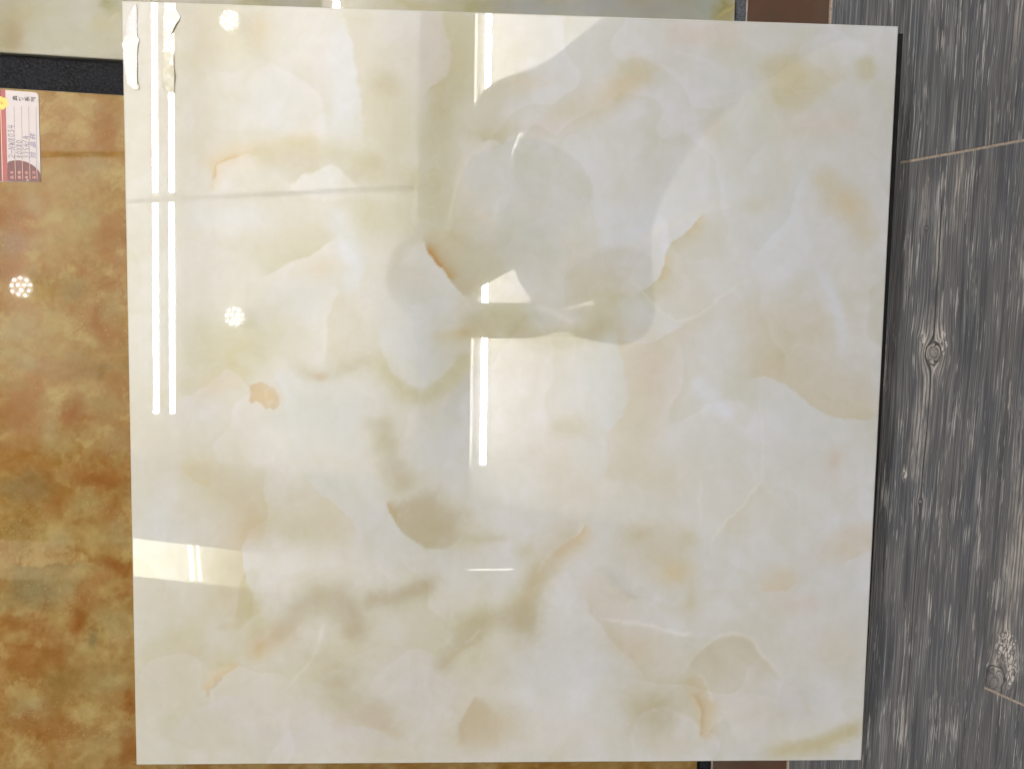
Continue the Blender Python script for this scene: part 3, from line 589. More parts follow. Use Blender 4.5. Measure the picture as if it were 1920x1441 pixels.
# ------------------------------------------------------------------ floor of the shop
def wood_material(name, knots, cracks, haloes, seed, rough_spots=()):
    t = NT(name); p = t.pos(); sp = t.n('ShaderNodeSeparateXYZ'); t.put(sp.inputs[0], p)
    wob = t.noise(t.vec(t.math('MULTIPLY', sp.outputs[0], 10), t.math('MULTIPLY', sp.outputs[1], 3), seed), 1.0, 3)
    x = t.math('ADD', sp.outputs[0], t.math('MULTIPLY', t.math('SUBTRACT', wob, .5), .012)); y = sp.outputs[1]
    xe = x; ring = None
    for (kx, ky, R, st) in knots:                       # grain flows round each knot like water round a stone
        dx = t.math('SUBTRACT', x, kx); dy = t.math('DIVIDE', t.math('SUBTRACT', y, ky), st)
        r2 = t.math('ADD', t.math('MULTIPLY', dx, dx), t.math('MULTIPLY', dy, dy))
        f = t.math('DIVIDE', R * R, t.math('ADD', r2, R * R * .06))
        xe = t.math('SUBTRACT', xe, t.math('MULTIPLY', dx, f))
    fine = t.noise(t.vec(t.math('MULTIPLY', xe, 800), t.math('MULTIPLY', y, 9), seed), 1.0, 3, .6)
    mid = t.noise(t.vec(t.math('MULTIPLY', xe, 170), t.math('MULTIPLY', y, 5), seed + 3), 1.0, 3, .6)
    tone = t.noise(t.vec(t.math('MULTIPLY', xe, 26), t.math('MULTIPLY', y, 5), seed + 7), 1.0, 4, .6)
    tone2 = t.noise(t.vec(t.math('MULTIPLY', xe, 9), t.math('MULTIPLY', y, 2.2), seed + 17), 1.0, 3, .6)
    c = t.mix(t.step(tone, .36, .64), (.078, .082, .094, 1), (.112, .107, .108, 1))
    c = t.mix(t.math('MULTIPLY', t.step(tone2, .42, .68), .55), c, (.100, .104, .108, 1))
    c = t.mix(t.math('MULTIPLY', t.step(fine, .46, .68), .75), c, (.30, .295, .29, 1))
    c = t.mix(t.math('MULTIPLY', t.step(mid, .54, .34), .7), c, (.048, .048, .054, 1))
    # worn pale flecks: short dashes along the grain, gathered in patches
    fl = t.noise(t.vec(t.math('MULTIPLY', xe, 640), t.math('MULTIPLY', y, 13), seed + 11), 1.0, 4, .65)
    pa = t.noise(t.vec(t.math('MULTIPLY', xe, 60), t.math('MULTIPLY', y, 10), seed + 13), 1.0, 3, .6)
    th = t.step(pa, .35, .78, .68, .44)
    m_ = t.step(t.math('SUBTRACT', fl, th), 0.0, .06)
    c = t.mix(t.math('MULTIPLY', m_, .72), c, (.52, .49, .455, 1))
    bump = t.math('ADD', t.math('MULTIPLY', fine, .5), t.math('MULTIPLY', m_, .4))
    for (hx, hy, rx, ry, k) in haloes:                  # pale wood round the knots, with clear grain lines
        hx_ = t.math('DIVIDE', t.math('SUBTRACT', x, hx), rx); hy_ = t.math('DIVIDE', t.math('SUBTRACT', y, hy), ry)
        d = t.math('SQRT', t.math('ADD', t.math('MULTIPLY', hx_, hx_), t.math('MULTIPLY', hy_, hy_)))
        d = t.math('ADD', d, t.math('MULTIPLY', t.math('SUBTRACT', mid, .5), 1.3))
        ln = t.math('SINE', t.math('ADD', t.math('MULTIPLY', xe, 1250), t.math('MULTIPLY', mid, 5)))
        h = t.math('MULTIPLY', t.math('MULTIPLY', t.step(d, 1.0, .2), t.step(ln, -.75, .1, .12, 1)), t.step(t.noise(t.vec(t.math('MULTIPLY', xe, 420), t.math('MULTIPLY', y, 26), seed + 5), 1.0, 4, .65), .38, .6, .12, 1))
        c = t.mix(t.math('MULTIPLY', h, k), c, (.55, .49, .44, 1))
    for (hx, hy, rx, ry, k) in rough_spots:             # pale rough wood split into crooked flakes
        hx_ = t.math('DIVIDE', t.math('SUBTRACT', x, hx), rx); hy_ = t.math('DIVIDE', t.math('SUBTRACT', y, hy), ry)
        d = t.math('SQRT', t.math('ADD', t.math('MULTIPLY', hx_, hx_), t.math('MULTIPLY', hy_, hy_)))
        d = t.math('ADD', d, t.math('MULTIPLY', t.math('SUBTRACT', t.noise(p, 90, 4, .6), .5), 1.6))
        vo = t.n('ShaderNodeTexVoronoi', feature='DISTANCE_TO_EDGE'); vo.inputs['Scale'].default_value = 1.0
        wv = t.math('MULTIPLY', t.math('SUBTRACT', t.noise(p, 120, 3), .5), 1.6)
        t.put(vo.inputs['Vector'], t.vec(t.math('ADD', t.math('MULTIPLY', x, 210), wv), t.math('ADD', t.math('MULTIPLY', y, 95), wv), seed))
        ck = t.step(vo.outputs['Distance'], .05, .22); fl_ = t.step(t.noise(t.vec(t.math('MULTIPLY', x, 500), t.math('MULTIPLY', y, 160), seed), 1.0, 3, .6), .3, .6, .55, 1.0)
        c = t.mix(t.math('MULTIPLY', t.math('MULTIPLY', t.step(d, 1.0, .6), k), t.math('MULTIPLY', ck, fl_)), c, (.74, .68, .62, 1))
        c = t.mix(t.math('MULTIPLY', t.step(d, 1.0, .6), t.math('MULTIPLY', t.step(vo.outputs['Distance'], .07, .02), .4)), c, (.05, .046, .046, 1))
    for (kx, ky, R, st) in knots:                       # the knots' own dark outlines and cracks
        dx = t.math('SUBTRACT', x, kx); dy = t.math('DIVIDE', t.math('SUBTRACT', y, ky), st)
        r = t.math('DIVIDE', t.math('SQRT', t.math('ADD', t.math('MULTIPLY', dx, dx), t.math('MULTIPLY', dy, dy))), R)
        r = t.math('ADD', r, t.math('MULTIPLY', t.math('SUBTRACT', t.noise(t.vec(t.math('MULTIPLY', x, 1), y, seed + kx), 60, 2), .5), .9))
        o = t.math('MULTIPLY', t.step(t.math('ABSOLUTE', t.math('SUBTRACT', r, 1.0)), .14, .03), .85)
        c = t.mix(o, c, (.03, .028, .03, 1))
        o2 = t.math('MULTIPLY', t.step(t.math('ABSOLUTE', t.math('SUBTRACT', r, .45)), .12, .02), .5)
        c = t.mix(o2, c, (.05, .045, .045, 1))
    for (cx, y0, y1, w) in cracks:                      # long dark printed splits
        wx = t.math('ABSOLUTE', t.math('SUBTRACT', xe, cx))
        msk = t.math('MULTIPLY', t.step(wx, w, w * .3), t.math('MULTIPLY', t.step(y, y0, y0 + .03), t.step(y, y1, y1 - .03)))
        c = t.mix(t.math('MULTIPLY', msk, .85), c, (.022, .022, .025, 1))
    c = t.mix(1.0, c, (.90, .90, .90, 1), 'MULTIPLY'); t.base(c); t.gloss(t.step(fine, .3, .7, .45, .62), 1.42); t.bump(bump, .5, .0008)
    return t.m

def ax(px, py): q = at(px, py); return q.x, q.y
k1 = ax(1750, 662); k2 = ax(1727, 632); k3 = ax(1697, 888); k4 = ax(1727, 940); k5 = ax(1737, 428)
WOOD_A = wood_material('weathered_wood_print', [(k1[0], k1[1], .0105, 1.45), (k2[0], k2[1], .0035, 1.3), (k4[0], k4[1], .0025, 1.5), (k5[0], k5[1], .003, 1.0)],
    [(.9515, -.2, .66, .0012), (.9935, .0, .70, .0006), (.915, .40, .70, .0007)],
    [(k1[0] + .001, k1[1] + .004, .026, .075, 1.0), (k1[0] - .016, k1[1] + .02, .009, .05, .9), (k1[0] - .010, k1[1] - .10, .018, .10, .85), (k1[0] - .004, k1[1] + .13, .012, .07, .7), (k3[0], k3[1], .006, .012, .9), (k5[0] - .004, k5[1] + .03, .009, .05, .5), (ax(1800, 330)[0], ax(1800, 330)[1], .010, .045, .8), (ax(1795, 360)[0], ax(1795, 360)[1] - .02, .007, .05, .7), (ax(1700, 1340)[0], ax(1700, 1340)[1], .009, .05, .4)], 3.0, [(k1[0] + .012, k1[1] + .014, .006, .016, .8), (k1[0] - .016, k1[1] + .016, .004, .012, .8), (k3[0], k3[1], .005, .008, .8)])
WOOD_B = wood_material('weathered_wood_print_top', [], [(.985, .72, 1.2, .0006), (1.03, .80, 1.2, .0010)], [(1.035, .86, .012, .09, .45)], 21.0)
kk = ax(1874, 1262)
WOOD_C = wood_material('weathered_wood_print_knotty', [(kk[0] - .006, kk[1] - .012, .015, 1.6), (kk[0] + .002, kk[1] + .055, .004, .8)], [(1.105, .2, .7, .0009)],
    [(kk[0] + .004, kk[1] + .012, .026, .055, 1.0), (kk[0] + .002, kk[1] + .06, .020, .03, 1.0), (kk[0] + .012, kk[1] + .15, .026, .12, .8), (1.085, .30, .010, .12, .6), (1.10, .48, .008, .09, .5)], 37.0, [(kk[0] + .006, kk[1] + .036, .017, .026, .95), (kk[0] + .018, kk[1] + .006, .010, .030, .8)])
WOOD_D = wood_material('weathered_wood_print_plain', [], [(.845, -.3, .9, .0008), (.87, .3, 1.0, .0006)], [], 55.0)
SCREED = simple('grey_floor_screed', (92, 88, 84), .9, 1.4, .15, 30)
GROUT = simple('sandy_grout', (158, 143, 128), .9, 1.4, .22, 300)

floor = prism_obj('floor', rect(-2.6, -2.2, 3.2, 3.4), -.06, -.0085, SCREED); tag(floor, kind='structure')
GZ = -.0012
grout = prism_obj('grout', rect(.7868, -2.0, 3.0, 3.2), -.0084, GZ, GROUT, floor)
SEAM = .00035
x0, x1, x2, x3 = .7885, .891, 1.067, 1.243
def plank(pts, mat): return prism_obj('plank', pts, -.0083, 0.0, mat, floor, .0006)
j1 = lambda x: .6835 + (x - .891) * (.0365 / .176)      # slanting joint in the second row
j2 = lambda x: -.0025 - (x - 1.067) * .46               # slanting joint in the third row
g = .0016
plank([(x0, -2.0), (x1 - SEAM, -2.0), (x1 - SEAM, 3.2), (x0, 3.2)], WOOD_D)
plank([(x1 + SEAM, j1(x1) + g), (x2 - SEAM, j1(x2) + g), (x2 - SEAM, 1.9), (x1 + SEAM, 1.9)], WOOD_B)
plank([(x1 + SEAM, -.52), (x2 - SEAM, -.50), (x2 - SEAM, j1(x2) - g), (x1 + SEAM, j1(x1) - g)], WOOD_A)
plank([(x1 + SEAM, -2.0), (x2 - SEAM, -2.0), (x2 - SEAM, -.503), (x1 + SEAM, -.523)], WOOD_D)
plank([(x2 + SEAM, j2(x2) + g), (x3 - SEAM, j2(x3) + g), (x3 - SEAM, 1.15), (x2 + SEAM, 1.18)], WOOD_C)
plank([(x2 + SEAM, -1.2), (x3 - SEAM, -1.2), (x3 - SEAM, j2(x3) - g), (x2 + SEAM, j2(x2) - g)], WOOD_D)
plank([(x2 + SEAM, 1.183), (x3 - SEAM, 1.153), (x3 - SEAM, 3.2), (x2 + SEAM, 3.2)], WOOD_B)
for k in range(8):
    a = x3 + .176 * k; ys = [-2.0, -.9 + .31 * (k % 3), .25 + .23 * (k % 2), 1.5 - .2 * (k % 3), 3.2]
    for q in range(4):
        plank([(a + SEAM, ys[q] + g), (a + .176 - SEAM, ys[q] + g), (a + .176 - SEAM, ys[q + 1] - g), (a + SEAM, ys[q + 1] - g)], (WOOD_B, WOOD_D)[(k + q) % 2])

# brown strip and dark edging between the samples
def brown_mat():
    t = NT('brown_tile_glaze'); p = t.pos(); n = t.noise(p, 16, 4, .55); n2 = t.noise(p, 60, 4, .6)
    c = t.mix(t.step(n, .38, .62), L4(84, 66, 54), L4(82, 58, 46)); c = t.mix(t.math('MULTIPLY', t.step(n2, .4, .7), .4), c, L4(72, 61, 52))
    t.base(c); t.gloss(.28, 1.5); return t.m
BROWN = brown_mat()
def felt_mat():
    t = NT('charcoal_speckled_strip'); p = t.pos(); n = t.noise(p, 380, 3, .7); n2 = t.noise(p, 45, 3, .6)
    c = t.mix(t.step(n, .35, .7), (.004, .004, .005, 1), (.026, .0255, .027, 1))
    c = t.mix(t.math('MULTIPLY', t.step(n2, .4, .65), .5), c, (.014, .014, .018, 1))
    t.base(c); t.gloss(.9, 1.18); t.bump(n, .4, .0004); return t.m
FELT = felt_mat()
def grey_mat():
    t = NT('blue_grey_speckled_strip'); p = t.pos(); n = t.noise(p, 380, 3, .7)
    t.base(t.mix(t.step(n, .35, .7), (.03, .034, .044, 1), (.10, .105, .12, 1))); t.gloss(.6, 1.45); return t.m
GREYS = grey_mat()
o = empty('brown_border', (0, 0, 0)); tag(o, 'narrow brown tiled border running beside the weathered wood planks, mostly under the cream tile', 'tile border')
yy = -1.0
for L in (.6, .6, .6, .6, .6):
    prism_obj('tile', rect(.6825, yy, .7845, yy + L - .003), -.0082, .0006, BROWN, o, .0008); yy += L
prism_obj('grout', rect(.6805, -1.0, .6822, 2.0), -.0084, -.0006, simple('pale_grout', (172, 158, 146), .9, 1.4, .2, 200), o)
prism_obj('grout', rect(.7848, -1.0, .7866, 2.0), -.0084, -.0006, simple('pale_grout_outer', (150, 132, 120), .9, 1.4, .2, 200), o)
def strip_thing(name, label, pts, z0, z1, mat):
    q = prism_obj(name, pts, z0, z1, mat, None, .0006); tag(q, label, 'border strip'); return q
strip_thing('border_strip', 'charcoal speckled strip between the green sample tile and the gold sample tile', rect(-.1548, .7118, .6625, .744), -.0083, .003, FELT)
strip_thing('border_strip', 'thin blue grey strip between the green tile and the brown border at the top edge', rect(.6633, .6, .6785, 2.0), -.0083, .003, GREYS)
strip_thing('border_strip', 'thin dark strip below the cream tile between the gold tile and the brown border', rect(.6633, -1.0, .6785, .5997), -.0083, .003, FELT)
strip_thing('border_strip', 'dark strip at the bottom left corner along the outer side of the gold tile', rect(-.184, -1.0, -.1556, 2.0), -.0083, .003, FELT)

# sample tiles lying beside and under the leaning tile
def sample(name, label, X0, X1, Y0, Y1, paint, gain, mat, fine_x, fine_y, tilt=(0, 0), z=.0098, th=.0088):
    xs = np.concatenate([np.arange(X0, fine_x, .0012), np.linspace(fine_x, X1, 120)]) if fine_x else np.linspace(X0, X1, 460)
    ys = np.linspace(Y0, Y1, 560) if not fine_y else np.concatenate([np.arange(Y0, fine_y, .0012), np.linspace(fine_y, Y1, 30)])
    F = Matrix.Translation((0, 0, z)) @ Matrix.Rotation(tilt[0], 4, 'Y') @ Matrix.Rotation(tilt[1], 4, 'X')
    me = painted_sheet(name, xs, ys, F, th, paint, gain, (.36, .34, .28), mat)
    ob = link(name, me); ob.matrix_world = F
    return tag(ob, label, 'sample tile')
GOLD_TILT, GOLD_Z = (.024, -.010), .0125
sample('sample_tile', 'glossy gold and brown marbled tile with a price card on its corner', -.1542, .6616, -.09, .7106, gold_print, GOLD_GAIN, MAT_GOLD, .05, None, GOLD_TILT, GOLD_Z, .006)
sample('sample_tile', 'pale green onyx tile behind the top edge of the big cream tile', -.1542, .6616, .7465, 1.5, green_print, GREEN_GAIN, MAT_GREEN, None, .93)

# the big cream tile
N = 470
g0 = np.linspace(.0008, .7992, N)
cream = link('cream_tile', painted_sheet('cream_tile', g0, g0, LEAN, .0098, cream_print, CREAM_GAIN, (.84, .81, .72), MAT_CREAM, .0013))  # rim colour: white porcelain, lightened to hold the edge highlight
cream.matrix_world = LEAN
tag(cream, 'large polished cream onyx tile with beige veins and torn tape in one corner', 'tile')
# added black block: holds the right side up, its edge stands for the shadow there
BLK = simple('shadow_line_black', (22, 21, 21), .95, 1.3, .25, 80)
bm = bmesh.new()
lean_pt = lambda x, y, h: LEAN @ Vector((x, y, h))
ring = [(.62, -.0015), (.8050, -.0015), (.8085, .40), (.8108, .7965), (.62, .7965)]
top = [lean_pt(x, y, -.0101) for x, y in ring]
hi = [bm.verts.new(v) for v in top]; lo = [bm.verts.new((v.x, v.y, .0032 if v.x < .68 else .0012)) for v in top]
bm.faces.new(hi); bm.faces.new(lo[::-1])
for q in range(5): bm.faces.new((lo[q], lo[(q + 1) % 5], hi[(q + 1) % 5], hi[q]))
blk = link('shadow_line_block', bm_mesh('shadow_line_block', bm), BLK)
tag(blk, 'added black block under the cream tile, imitating the shadow along its right side', 'added block')

# ------------------------------------------------------------------ torn tape on the cream tile
def scrap(name, label, rows, mats, seed, lift=.0016, split=None):
    """rows: (py, px left, px right) down the photograph"""
    r = random.Random(seed)
    root = empty(name); root.matrix_world = LEAN; tag(root, label, 'torn tape')
    pieces = [rows] if split is None else [rows[:split + 1], rows[split:]]
    for k, rw in enumerate(pieces):
        R2 = []
        for (a, b) in zip(rw, rw[1:]):
            n = max(1, int(abs(b[0] - a[0]) / 3))
            for q in range(n):
                t = q / n; jl = r.uniform(-.7, .7); jr = r.uniform(-.7, .7)
                R2.append((a[0] + (b[0] - a[0]) * t, a[1] + (b[1] - a[1]) * t + jl, a[2] + (b[2] - a[2]) * t + jr))
        R2.append(rw[-1]); bm = bmesh.new(); grid = []
        M = 7
        for i, (py, xl, xr) in enumerate(R2):
            row = []
            for j in range(M):
                f = j / (M - 1); px = xl + (xr - xl) * f
                h = .0005 + lift * (.20 * (1 + math.sin(i * .55 + seed + f * 2.2)) + .55 * max(0, f - .72) * 3 * (1 + math.sin(i * .23 + seed)) / 2 + .35 * max(0, .2 - f) * 4) + r.uniform(0, .00012) + k * .0004
                row.append(bm.verts.new(on_tile(px, py, h)))
            grid.append(row)
        for a, b in zip(grid, grid[1:]):
            for j in range(M - 1): bm.faces.new((a[j], a[j + 1], b[j + 1], b[j]))
        ret = bmesh.ops.extrude_face_region(bm, geom=bm.faces[:])
        for v in [e for e in ret['geom'] if isinstance(e, bmesh.types.BMVert)]: v.co.z -= .00022
        link('tape_piece', bm_mesh(name, bm), mats[k], root)
    return root
def paper_mat(name, a, b, rough=.7, ior=1.45, alpha=1.0):
    t = NT(name); p = t.pos(); n = t.noise(p, 120, 4, .6); c = t.mix(t.step(n, .35, .65), L4(*a), L4(*b))
    t.base(c); t.gloss(rough, ior); t.bump(n, .35, .0008)
    if alpha < 1: t.b.inputs['Alpha'].default_value = alpha
    return t.m
P1 = paper_mat('pinkish_tape', (206, 198, 198), (214, 208, 207)); P2 = paper_mat('whitish_tape', (216, 209, 205), (222, 216, 212))
P3 = paper_mat('bright_white_tape', (228, 222, 208), (236, 230, 218)); P4 = paper_mat('clear_brown_tape_rest', (196, 188, 164), (206, 200, 182), .3, 1.5, .75)
scrap('torn_tape', 'pinkish white torn strip of tape at the left edge of the cream tile corner',
      [(8, 250, 254), (14, 246, 256), (28, 241, 257), (45, 237, 257), (60, 236, 257), (67, 235, 257), (70, 233, 259), (76, 232, 262), (82, 229, 259), (88, 229, 258), (95, 231, 257), (110, 231, 257), (140, 236, 257), (155, 238, 257), (161, 242, 261), (168, 250, 259)], [P1, P2], 2, .0016, 5)
scrap('torn_tape', 'creased white strip of tape to the right of the pinkish one, its lower half yellowed',
      [(5.5, 307, 329), (18, 308, 330), (26, 307, 335), (33, 306, 338), (40, 306, 334), (50, 307, 327), (65, 306, 320), (80, 307, 317), (90, 307, 320), (98, 305, 323), (104, 303, 325), (112, 301, 326), (125, 301, 326), (140, 302, 327), (155, 303, 327), (164, 305, 327), (173, 312, 326)], [P3, P4], 5, .0022, 9)

# ------------------------------------------------------------------ price card on the gold tile
def flat(name, pts, h, mat, parent, th=.00012):
    q = [at(px, py, CZ) for px, py in pts]
    return prism_obj(name, [(v.x, v.y) for v in q], h - th, h, mat, parent)
CZ = GOLD_Z + .1045 * GOLD_TILT[0] + .663 * GOLD_TILT[1]
card_white = simple('card_paper', (184, 174, 172), .55, 1.5, .03, 90); card_red = simple('card_dark_red_print', (84, 34, 33), .5, 1.5, .06, 60)
card_pink = simple('card_coral_print', (140, 62, 56), .5, 1.5, .06, 60); card_line = simple('card_grey_line', (150, 136, 134), .6); card_cream = simple('card_cream_line', (214, 170, 146), .6)
ink_black = simple('black_print', (62, 54, 54), .6); ink_blue = simple('blue_pen_ink', (66, 56, 112), .6); ink_grey = simple('grey_pen_ink', (76, 62, 82), .6)
ink_pink = simple('pale_print_on_red', (206, 150, 140), .6); yel = simple('yellow_flower_print', (214, 186, 92), .6, 1.5, .1, 200); yel2 = simple('deep_yellow_flower_print', (206, 160, 70), .6)
card = empty('price_card', at(35, 255, CZ)); tag(card, 'white price card with dark red band, a yellow flower and handwritten numbers', 'price card')
bpy.context.view_layer.update()
inv = card.matrix_world.inverted()
made = []
def cf(*a, **k):
    o_ = flat(*a, **k); o_.matrix_parent_inverse = inv; made.append(o_); return o_
cf('paper', [(-52, 165), (66, 173.5), (70, 175), (72, 179), (77, 340.5), (-52, 342)], CZ + .0008, card_white, card, .0007)
cf('red_band', [(-52, 166), (4.5, 168.5), (8.5, 340.8), (-52, 341.4)], CZ + .00092, card_red, card)
cf('coral_band', [(2.0, 168.6), (10.5, 169.4), (15.6, 340.6), (6.5, 340.9)], CZ + .00104, card_pink, card)
cf('cream_line', [(1.5, 205), (3.0, 205), (7.2, 340.5), (5.6, 340.5)], CZ + .00116, card_cream, card)
arc = [(15.0, 306), (18, 303.5), (24, 301.8), (30, 301), (38, 301.2), (46, 302.8), (54, 305.4), (62, 310), (68, 315), (73, 320.5), (76.3, 326)]
cf('red_arc_panel', arc + [(76.9, 340.2), (15.5, 340.5)], CZ + .00104, card_red, card)
def line(a, b, w, h, mat, name='ruled_line'):
    ux, uy = b[0] - a[0], b[1] - a[1]; L = math.hypot(ux, uy) or 1; nx, ny = -uy / L * w / 2, ux / L * w / 2
    return cf(name, [(a[0] + nx, a[1] + ny), (b[0] + nx, b[1] + ny), (b[0] - nx, b[1] - ny), (a[0] - nx, a[1] - ny)], h, mat, card)
for (xa, xb, xc) in ((26.8, 29.2, 30.6), (40.6, 42.6, 43.8), (54.0, 56.2, 57.4), (67.6, 69.6, 70.6)):
    yb = 301 if xb < 50 else (306 if xb < 60 else 316)
    line((xa, 200), (xb, yb), .9, CZ + .00094, card_line); line((xb, yb), (xc, 337), .9, CZ + .00118, card_cream)
# flower
for k in range(6):
    a = k * math.pi / 3 + .3; cxp, cyp = 4 + 7.5 * math.cos(a), 194 + 7.5 * math.sin(a)
    cf('petal', [(cxp + 5.2 * math.cos(t * math.pi / 5), cyp + 5.2 * math.sin(t * math.pi / 5)) for t in range(10)], CZ + .0012 + k * .00004, yel, card)
cf('flower_centre', [(4 + 3 * math.cos(t * math.pi / 4), 193 + 3 * math.sin(t * math.pi / 4)) for t in range(8)], CZ + .0015, yel2, card)
# lettering: typeset characters turned a quarter left, like the card
def glyph(txt, px, py, size_px, h, mat, name, ang=90, shear=0.0, sx=1.0, bold=0.0):
    cu = bpy.data.curves.new(name, 'FONT'); cu.body = txt; cu.align_x = 'CENTER'; cu.align_y = 'CENTER'; cu.resolution_u = 2
    k = (at(1, 250, CZ) - at(0, 250, CZ)).length
    cu.size = size_px * k * 1.05; cu.shear = shear; cu.offset = bold * k
    tmp = bpy.data.objects.new('tmp', cu); COL.objects.link(tmp)
    bpy.context.view_layer.update()
    me = bpy.data.meshes.new_from_object(tmp.evaluated_get(bpy.context.evaluated_depsgraph_get()))
    bpy.data.objects.remove(tmp)
    q = at(px, py, CZ); R = Matrix.Translation((q.x, q.y, h)) @ Matrix.Rotation(math.radians(ang + 1.2), 4, 'Z') @ Matrix.Diagonal((sx, 1, 1, 1))
    me.transform(R); me.materials.clear()
    o_ = link(name, me, mat, card); o_.matrix_parent_inverse = inv; return o_
for ch, x_, y_ in zip('典雅系列', (29.5, 41, 52, 63.5), (184.4, 185.2, 186, 186.8)): glyph(ch, x_, y_, 9.6, CZ + .00095, ink_black, 'printed_character', bold=.25)
for (x_, c1, c2) in ((24.0, '品', '名'), (38.0, '规', '格'), (51.5, '单', '价'), (65.0, '备', '注')):
    glyph(c1, x_, 333, 6.2, CZ + .00119, ink_pink, 'printed_character', bold=.12); glyph(c2, x_ - .2, 324.0, 6.2, CZ + .00119, ink_pink, 'printed_character', bold=.12)
# handwriting as pen strokes; u runs up the photograph, v to the right
PEN = {'2': [[(0, .75), (.3, 1), (.7, .9), (.7, .6), (0, 0), (.45, .1), (.9, 0)]], '-': [[(0, .45), (.9, .5)]],
       'N': [[(0, 0), (.15, 1), (.55, .05), (.8, 1)]], 'W': [[(0, 1), (.2, 0), (.4, .8), (.6, 0), (.95, 1)]],
       '8': [[(.6, .85), (.3, 1), (.15, .75), (.6, .35), (.45, 0), (.1, .15), (.25, .45), (.65, .8)]], '0': [[(.4, 1), (.1, .7), (.1, .2), (.4, 0), (.7, .3), (.65, .8), (.4, 1)]],
       '3': [[(.1, .9), (.5, 1), (.6, .75), (.3, .55), (.65, .35), (.5, 0), (.05, .1)]], '4': [[(.35, 1), (.05, .35), (.85, .4)], [(.65, .85), (.55, -.15)]],
       'X': [[(.1, 1), (.7, 0)], [(.75, 1), (.05, 0)]], '5': [[(.7, 1), (.25, .95), (.15, .6), (.6, .5), (.55, .1), (.1, 0)]],
       'Y': [[(.15, .85), (.7, .9)], [(0, .55), (.9, .6)], [(.35, .55), (.05, 0)], [(.6, .58), (.6, .1), (1, .15)]], '/': [[(.1, 0), (.6, 1.1)]],
       'P': [[(.25, 1), (.2, .4), (0, 0)], [(.2, .6), (.85, .65)], [(.55, 1), (.55, .62)], [(.2, .38), (.7, .4), (.7, -.1)]]}
def write(txt, x_base, y_start, adv, ht, mat, seed):
    r = random.Random(seed); y = y_start
    for ch in txt:
        for st in PEN[ch]:
            pts = [(x_base - v * ht + r.uniform(-.15, .15) - (y_start - y) * .035, y - u * adv * .92 - v * .9 + r.uniform(-.15, .15)) for u, v in st]
            bm = bmesh.new()
            for a, b in zip(pts, pts[1:]):
                ux, uy = b[0] - a[0], b[1] - a[1]; L = math.hypot(ux, uy) or 1; nx, ny = -uy / L * .42, ux / L * .42; ex_, ey_ = ux / L * .3, uy / L * .3
                q = [at(*c, CZ) for c in ((a[0] + nx - ex_, a[1] + ny - ey_), (b[0] + nx + ex_, b[1] + ny + ey_), (b[0] - nx + ex_, b[1] - ny + ey_), (a[0] - nx - ex_, a[1] - ny - ey_))]
                prism(bm, [(v.x, v.y) for v in q], CZ + .00085, CZ + .00096 + r.uniform(0, .00004))
            o_ = link('pen_stroke', bm_mesh('pen_stroke', bm), mat, card); o_.matrix_parent_inverse = inv
        y -= adv
write('2-NW8034', 28.6, 297, 7.9, 11.5, ink_grey, 1)
write('80X80', 42.4, 297, 6.9, 10.5, ink_grey, 2)
write('335Y/P', 56.0, 297.5, 7.2, 11, ink_grey, 3)
for ch, y_ in zip('抛晶砖', (292, 272, 257)): glyph(ch, 63.0, y_, 11.5, CZ + .00097, ink_blue, 'handwritten_character', 90, .25, 1.05, -.05)
# tiny chip on the lower edge
cf('chipped_spot', [(51, 337.5), (54.5, 337.2), (54.8, 339.4), (51, 339.6)], CZ + .0012, card_white, card)

card.rotation_euler = (GOLD_TILT[1], GOLD_TILT[0], 0)

# ------------------------------------------------------------------ the lit ceiling that mirrors in the tiles
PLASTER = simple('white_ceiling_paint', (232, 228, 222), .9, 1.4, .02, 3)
PLASTER_SHADED = simple('shade_toned_soffit_paint', (128, 126, 122), .9, 1.4, .02, 3)  # soffits share the white paint; their shade is put into this grey
ceil = prism_obj('ceiling', rect(-3.4, -2.8, 3.4, 3.4), 2.921, 2.98, PLASTER); tag(ceil, kind='structure')
e0 = lambda x: -.033 - (x + 1.524) * .1132
sof = prism_obj('ceiling_soffit', rect(-.224, -.20, .012, 3.3), 2.70, 2.9206, PLASTER_SHADED, ceil)
sof2 = prism_obj('ceiling_soffit', [(-3.3, e0(-3.3)), (-3.3, -2.7), (3.3, -2.7), (3.3, e0(3.3))], 2.699, 2.7993, PLASTER_SHADED, ceil)
prism_obj('ceiling_soffit', [(-3.3, e0(-3.3)-.001), (-3.3, -2.7), (3.3, -2.7), (3.3, e0(3.3)-.001)], 2.7996, 2.9203, PLASTER_SHADED, ceil)
trim = simple('bright_corner_trim', (245, 245, 242), .25, 1.6)
prism_obj('corner_trim', rect(-.2285, -.17, -.2245, 3.3), 2.697, 2.712, trim, ceil)
TUBE = emit('lit_tube', (1.0, .985, .95), TUBE_L); COVE = emit('lit_cove_tube', (1.0, .97, .93), COVE_L)
UPLIGHT_BLOCK = simple('grey_uplight_block', (120, 120, 118), .6)
CAP = simple('tube_end_cap', (212, 196, 190), .4); BATTEN = simple('white_batten', (226, 226, 222), .5)
